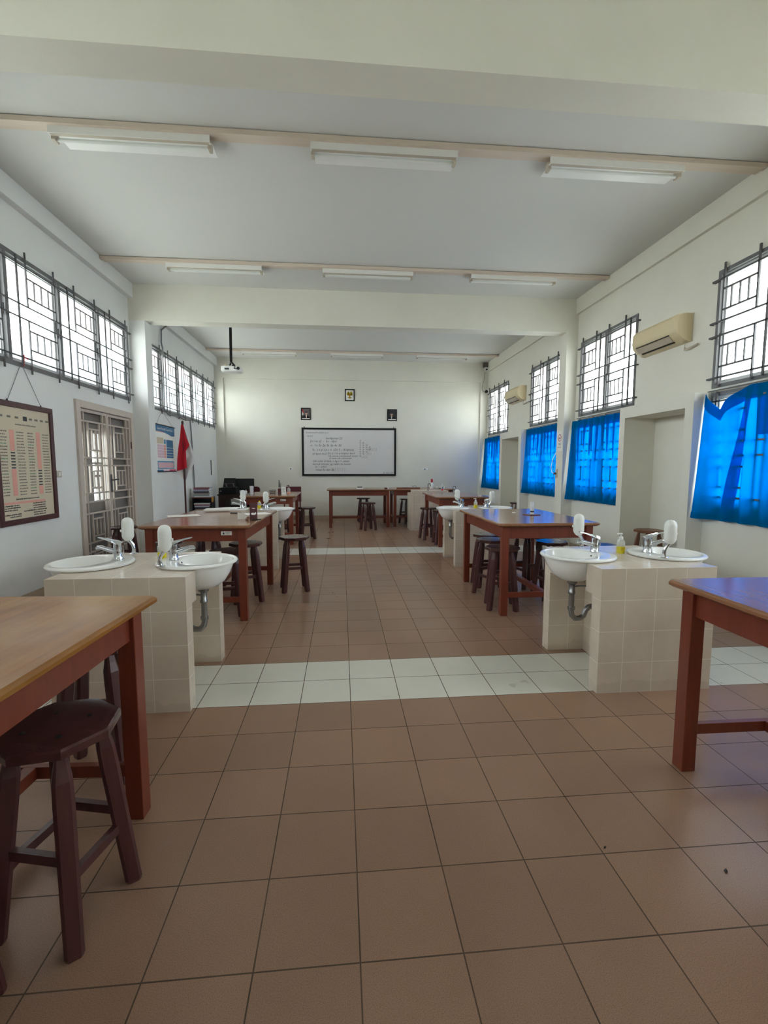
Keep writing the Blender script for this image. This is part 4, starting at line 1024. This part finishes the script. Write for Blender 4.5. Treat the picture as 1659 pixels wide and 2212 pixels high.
MB().tube([(0, 0, .01), (.0, 0, .14)], .006, 8).tube([(0, 0, .12), (-.004, 0, .26)], [.02, .008], 10).tube([(.012, 0, .02), (.03, 0, .2)], .005, 6).build('brush', M['grille'], t)
t = onT('wire_basket', 'small shallow wire basket beside the brush holder on the far left table', 'basket', -1.40, 8.15)
mb = MB()
for k_, r_ in ((0, .05), (.03, .058), (.06, .066)): mb.tube([(r_*math.cos(a), r_*math.sin(a), k_+.004) for a in [2*PI*i/18 for i in range(19)]], .003, 5)
for i in range(12):
    a = 2*PI*i/12; mb.tube([(.05*math.cos(a), .05*math.sin(a), .004), (.066*math.cos(a), .066*math.sin(a), .064)], .0025, 5)
mb.lathe([(.05, 0), (.05, .004)], 18).build('wire_frame', M['greyp'], t)
# table 7 / 8
t = onT('board_eraser', 'white board eraser with dark pad lying on the table under the whiteboard', 'eraser', .375, 9.78)
MB().box(-.075, .075, -.03, .03, 0, .035).build('body', M['white'], t, bevel=.005); MB().box(-.06, .06, -.028, .028, .035, .055).build('felt_pad', M['dark'], t, bevel=.004)
t = onT('card_box', 'small dark red and white box at the right end of the table under the whiteboard', 'box', 1.01, 9.83)
MB().box(-.05, .02, -.03, .03, 0, .03).build('box_body', M['maroon'], t, bevel=.003); MB().box(.021, .05, -.025, .025, 0, .04).build('white_flap', M['white'], t, bevel=.002)
t = onT('spray_bottle', 'white spray bottle with red trigger head on the far right lengthwise table', 'bottle', 2.10, 9.86)
MB().lathe([(.04, 0), (.044, .006), (.044, .10), (.026, .135), (.016, .15)], 18).build('bottle_body', M['white'], t, smooth=40)
MB().loops([[(x, y, z) for x, y in ((-a, -.016), (b_, -.016), (b_, .016), (-a, .016))] for a, b_, z in ((.02, .02, .15), (.022, .026, .19), (.026, .02, .215), (.012, .01, .235))]).build('trigger_head', M['redp'], t, bevel=.003)
t = onT('test_tube_rack', 'low tan wooden rack with clamps on the far right lengthwise table', 'rack', 1.53, 9.86)
mb = MB().box(-.28, .28, -.05, .05, 0, .012).box(-.28, .28, -.05, -.04, .012, .035)
mb.build('board', M['stoolb'], t)
MB().tube([(.10, 0, .014), (.12, 0, .06), (.17, 0, .075), (.20, 0, .05), (.19, 0, .02), (.22, 0, .014)], .005, 6).tube([(.12, .0, .06), (.08, 0, .07)], .004, 6).build('clamp', M['grille'], t)
t = onT('glass_flask', 'small round glass flask beside the red headed spray bottle', 'flask', 2.23, 9.86)
MB().lathe([(.02, 0), (.036, .02), (.036, .04), (.016, .065), (.012, .085)], 16).build('flask_body', M['clear'], t, smooth=40); MB().lathe([(.03, .0), (.034, .012)], 14, (.06, -.01, 0)).build('dish', M['dark'], t)
t = onT('tape_dispenser', 'white tape roll on the far right lengthwise table', 'tape', 2.38, 9.88)
MB().tube([(0, -.015, .04), (0, .015, .04)], .04, 18).build('roll', M['white'], t, smooth=40); MB().tube([(0, -.0165, .04), (0, -.0151, .04)], .016, 12).build('core', M['dark'], t)
t = thing('reagent_bottle', 'clear bottle with red and blue label on the low tiled block', 'bottle', (2.20, 9.14, .885))
MB().lathe([(.026, 0), (.028, .004), (.028, .03)], 16).build('label_band', M['redp'], t, smooth=40); MB().lathe([(.0282, .0305), (.0282, .09), (.016, .11), (.01, .115)], 16).build('bottle_body', M['clear'], t, smooth=40); MB().lathe([(.011, .115), (.011, .14), (.004, .15)], 10).build('cap', M['white'], t); MB().box(-.012, .012, -.030, -.0285, .04, .075).build('blue_label', M['bluep'], t)

# ------------------------------------------------------------------ desk, printer, monitor, chairs
t = thing('computer_desk', 'dark wooden desk with the printer and monitor in the far left corner', 'desk', (-2.42, 10.52, 0))
MB().box(-.57, .57, -.32, .32, .72, .75).build('desk_top', M['deskw'], t, bevel=.003)
for s in (-1, 1): MB().box(s*.55, s*.40 if s < 0 else s*.525, -.30, .30, 0, .72).build('side_panel', M['deskw'], t)
MB().box(-.40, .525, .26, .28, .15, .45).build('back_panel', M['deskw'], t); MB().box(-.40, .525, -.29, -.27, .64, .72).build('apron', M['deskw'], t); MB().box(-.40, .525, -.28, .25, .33, .35).build('low_shelf', M['deskw'], t)
t = thing('printer', 'black inkjet printer with raised paper tray on the dark desk', 'printer', (-2.745, 10.37, .75))
MB().prism([(-.2, 0), (.2, 0), (.2, .165), (.14, .175), (-.2, .155)], -.19, .19, 'y').build('body', M['black'], t, bevel=.008)
L = [[(x, y, z) for x, y in ((-w_, .08+k*.06), (w_-.02, .08+k*.06), (w_-.02, .095+k*.06), (-w_, .095+k*.06))] for w_, z, k in ((.17, .15, 0), (.16, .26, .6), (.15, .38, 1.2))]
MB().loops(L).build('paper_tray', M['black'], t, bevel=.01)
MB().bar((-.14, .062, .25), (.12, .062, .25), .012).bar((-.09, .058, .25), (-.06, .03, .17), .03, .006).bar((.08, .058, .25), (.11, .03, .17), .03, .006).build('paper_guide', M['greyp'], t)
MB().box(-.17, -.14, -.193, -.1905, .075, .085).build('badge', M['white'], t)
t = thing('monitor', 'black flat computer monitor on the dark desk', 'monitor', (-2.455, 10.72, .75))
MB().box(-.235, .235, -.02, .025, .075, .365).build('casing', M['black'], t, bevel=.004); MB().box(-.22, .22, -.022, -.0205, .09, .35).build('screen', M['dark'], t)
MB().box(-.03, .03, 0, .02, .01, .075).build('stand_neck', M['dark'], t); MB().box(-.11, .11, -.07, .08, 0, .012).build('stand_foot', M['dark'], t, bevel=.004)
for nm, lab, x, m1 in (('desk_bottle', 'small white and pink bottle in front of the monitor', -2.22, 'pink'), ('desk_jar', 'short white jar in front of the monitor', -2.36, 'white')):
    t = thing(nm, lab, 'bottle' if 'bottle' in nm else 'jar', (x, 10.40, .75))
    MB().lathe([(.03, 0), (.03, .06), (.014, .075)], 14).build('jar_body', M[m1], t, smooth=40); MB().lathe([(.014, .075), (.014, .10)], 12).build('cap', M['white'], t)
def chair(label, x, y, rz, rnd_):
    t = thing('chair', label, 'chair', (x, y, 0), math.radians(rz), 'maroon chairs')
    MB().box(-.2, .2, -.2, .2, .43, .46).build('seat', M['maroon'], t, bevel=.01)
    tz = .89 if rnd_ else .96
    n_ = [(-.2, .62), (.2, .62), (.2, tz-.06 if rnd_ else tz), (.18, tz-.02 if rnd_ else tz), (.13, tz), (-.13, tz), (-.18, tz-.02 if rnd_ else tz), (-.2, tz-.06 if rnd_ else tz)]
    MB().prism(n_, .19, .215, 'y').build('backrest', M['maroon'], t, bevel=.006)
    for sx in (-1, 1):
        MB().box(sx*.19, sx*.16, -.19, -.16, 0, .43).build('leg', M['maroon'], t); MB().box(sx*.19, sx*.16, .16, .188, 0, tz-.07).build('leg', M['maroon'], t)
chair('maroon chair whose rounded back shows just right of the monitor', -2.375, 11.09, 0, True)
chair('maroon chair whose square back shows behind the pink bottle', -1.16, 9.32, 0, False)
# magazine shelf
t = thing('book_shelf', 'small low shelf piled with magazines against the left wall', 'shelf', (-2.99, 9.10, 0))
for s in (-1, 1): MB().box(s*.20, s*.185, -.15, .15, 0, .745).build('side_panel', M['dark'], t)
MB().box(-.20, .20, -.15, .15, .745, .765).build('top_board', M['stoolb'], t); MB().box(-.185, .185, -.15, .15, .40, .42).build('shelf_board', M['dark'], t); MB().box(-.185, .185, .135, .15, 0, .745).build('back_panel', M['dark'], t)
rb = random.Random(5)
bk = 0
def pile(z, n, where, ymax=99, grp=''):
    global bk
    ordn = ['bottom', 'second', 'third', 'fourth', 'fifth', 'sixth', 'seventh', 'eighth', 'ninth', 'tenth']
    for i in range(n):
        th_ = rb.choice((.016, .02, .026, .03)); m = BOOK[(bk*4+i) % len(BOOK)]; bk += 1
        if z+th_ > ymax: break
        w_, d_ = rb.uniform(.145, .165), rb.uniform(.105, .125)
        o = thing('magazine', '%s magazine from below in the pile %s' % (ordn[i], where), 'magazine', (-2.99+rb.uniform(-.008, .008), 9.09+rb.uniform(-.006, .006), z), rb.uniform(-.02, .02), grp)
        MB().box(-w_, w_, -d_, d_, .002, th_-.002).build('pages', M['paper'] if i % 2 else BOOK[3], o)
        MB().box(-w_-.002, w_+.002, -d_-.003, d_, 0, .002).box(-w_-.002, w_+.002, -d_-.003, d_, th_-.002, th_).box(-w_-.002, w_+.002, -d_-.003, -d_-.001, .002, th_-.002).build('cover', m, o)
        z += th_
    return z
zt_ = pile(.765, 9, 'on top of the small shelf', grp='magazines on the shelf top'); pile(.4215, 10, 'inside the small shelf', .742, 'magazines inside the shelf')
o = thing('paper_bag', 'crumpled orange paper sticking out of the shelf side', 'paper', (-2.789, 9.00, .72))
MB().loops([[(x*k, y*k, z) for x, y in ((-.0, -.03), (.022, -.02), (.027, .02), (-.0, .03))] for k, z in ((.6, -.06), (1, -.02), (1.1, .02), (.8, .045))]).box(-.012, .012, -.025, .025, .045, .0475).build('paper', M['orange'], o)

# small things on the floor
for i, (x, y, r_, lab) in enumerate(((1.285, .19, .9, 'tiny dark dry leaf on the brown tiles at the lower right'), (.92, .325, .5, 'speck of dark dirt on a tile joint at the right'))):
    o = MB().loops([[(-.012, 0, .001), (0, -.004, .001), (.012, 0, .001), (0, .005, .001)], [(-.010, 0, .003), (0, -.003, .005), (.010, 0, .003), (0, .004, .005)]]).build('dry_leaf', M['black'])
    o.location = (x, y, 0); o.rotation_euler = (0, 0, r_); o.scale = (1.2-.4*i,)*3; tag(o, lab, 'leaf')

# ------------------------------------------------------------------ light
w = bpy.data.worlds.new('overcast_sky'); bpy.context.scene.world = w; w.use_nodes = True
nt = w.node_tree; bg = nt.nodes['Background']
tc = N(nt, 'ShaderNodeTexCoord'); sp = N(nt, 'ShaderNodeSeparateXYZ'); nt.links.new(tc.outputs['Generated'], sp.inputs[0])
r = ramp(nt, sp.outputs[2], [(0, (.94, .97, 1, 1)), (.6, (.86, .94, 1, 1))]); nt.links.new(r.outputs[0], bg.inputs[0])
bg.inputs[1].default_value = 13.5
sl = bpy.data.lights.new('sun', 'SUN'); sl.energy = 4; sl.angle = math.radians(2); sl.color = (1, .98, .95)
so_ = bpy.data.objects.new('sun', sl); C.objects.link(so_); so_.rotation_euler = (math.radians(8), math.radians(6), 0); so_.location = (0, 0, 20)
def portal(name, loc, sy, sz, side):
    l = bpy.data.lights.new(name, 'AREA'); l.shape = 'RECTANGLE'; l.size = sz; l.size_y = sy; l.cycles.is_portal = True
    o = bpy.data.objects.new(name, l); C.objects.link(o); o.location = loc
    o.rotation_euler = (0, PI/2*side, 0)       # local -Z points into the room
    return o
for h in (LW0, LW1, LW2): portal('sky_portal', (XL-WT-.02, (h[0]+h[1])/2, (h[2]+h[3])/2), h[1]-h[0], h[3]-h[2], -1)
for a, b in RW+RW0: portal('sky_portal', (XR+WT+.02, (a+b)/2, sum(RZ)/2), b-a, RZ[1]-RZ[0], 1)
for a, b in RW+RW0L: portal('sky_portal', (XR+WT+.02, (a+b)/2, sum(LOWER)/2), b-a, LOWER[1]-LOWER[0], 1)

for a, b in BW:
    o = portal('sky_portal', ((a+b)/2, YB-.22, 2.85), b-a, 1.1, 1); o.data.size = b-a; o.data.size_y = 1.1; o.rotation_euler = (PI/2, 0, 0)
# ------------------------------------------------------------------ camera
cam = bpy.data.cameras.new('camera'); co = bpy.data.objects.new('camera', cam); C.objects.link(co); bpy.context.scene.camera = co
yaw, pitch, roll = .0897, -.0961, -.0012
cam.sensor_fit = 'HORIZONTAL'; cam.sensor_width = 36; cam.lens = 1011.9*36/1659; cam.clip_start = .05; cam.clip_end = 300
f = Vector((math.sin(yaw)*math.cos(pitch), math.cos(yaw)*math.cos(pitch), math.sin(pitch))); r = Vector((math.cos(yaw), -math.sin(yaw), 0)); dn = f.cross(r)
r2 = r*math.cos(roll)+dn*math.sin(roll); d2 = -r*math.sin(roll)+dn*math.cos(roll)
co.matrix_world = Matrix(((r2.x, -d2.x, -f.x, -.0427), (r2.y, -d2.y, -f.y, -1.2064), (r2.z, -d2.z, -f.z, 1.4068), (0, 0, 0, 1)))
sc = bpy.context.scene
sc.view_settings.view_transform = 'Standard'; sc.view_settings.look = 'None'; sc.view_settings.exposure = 0; sc.view_settings.gamma = 1
sc.cycles.use_denoising = True
sc.cycles.max_bounces = 14; sc.cycles.diffuse_bounces = 8; sc.cycles.transparent_max_bounces = 16
sc.cycles.sample_clamp_indirect = 8
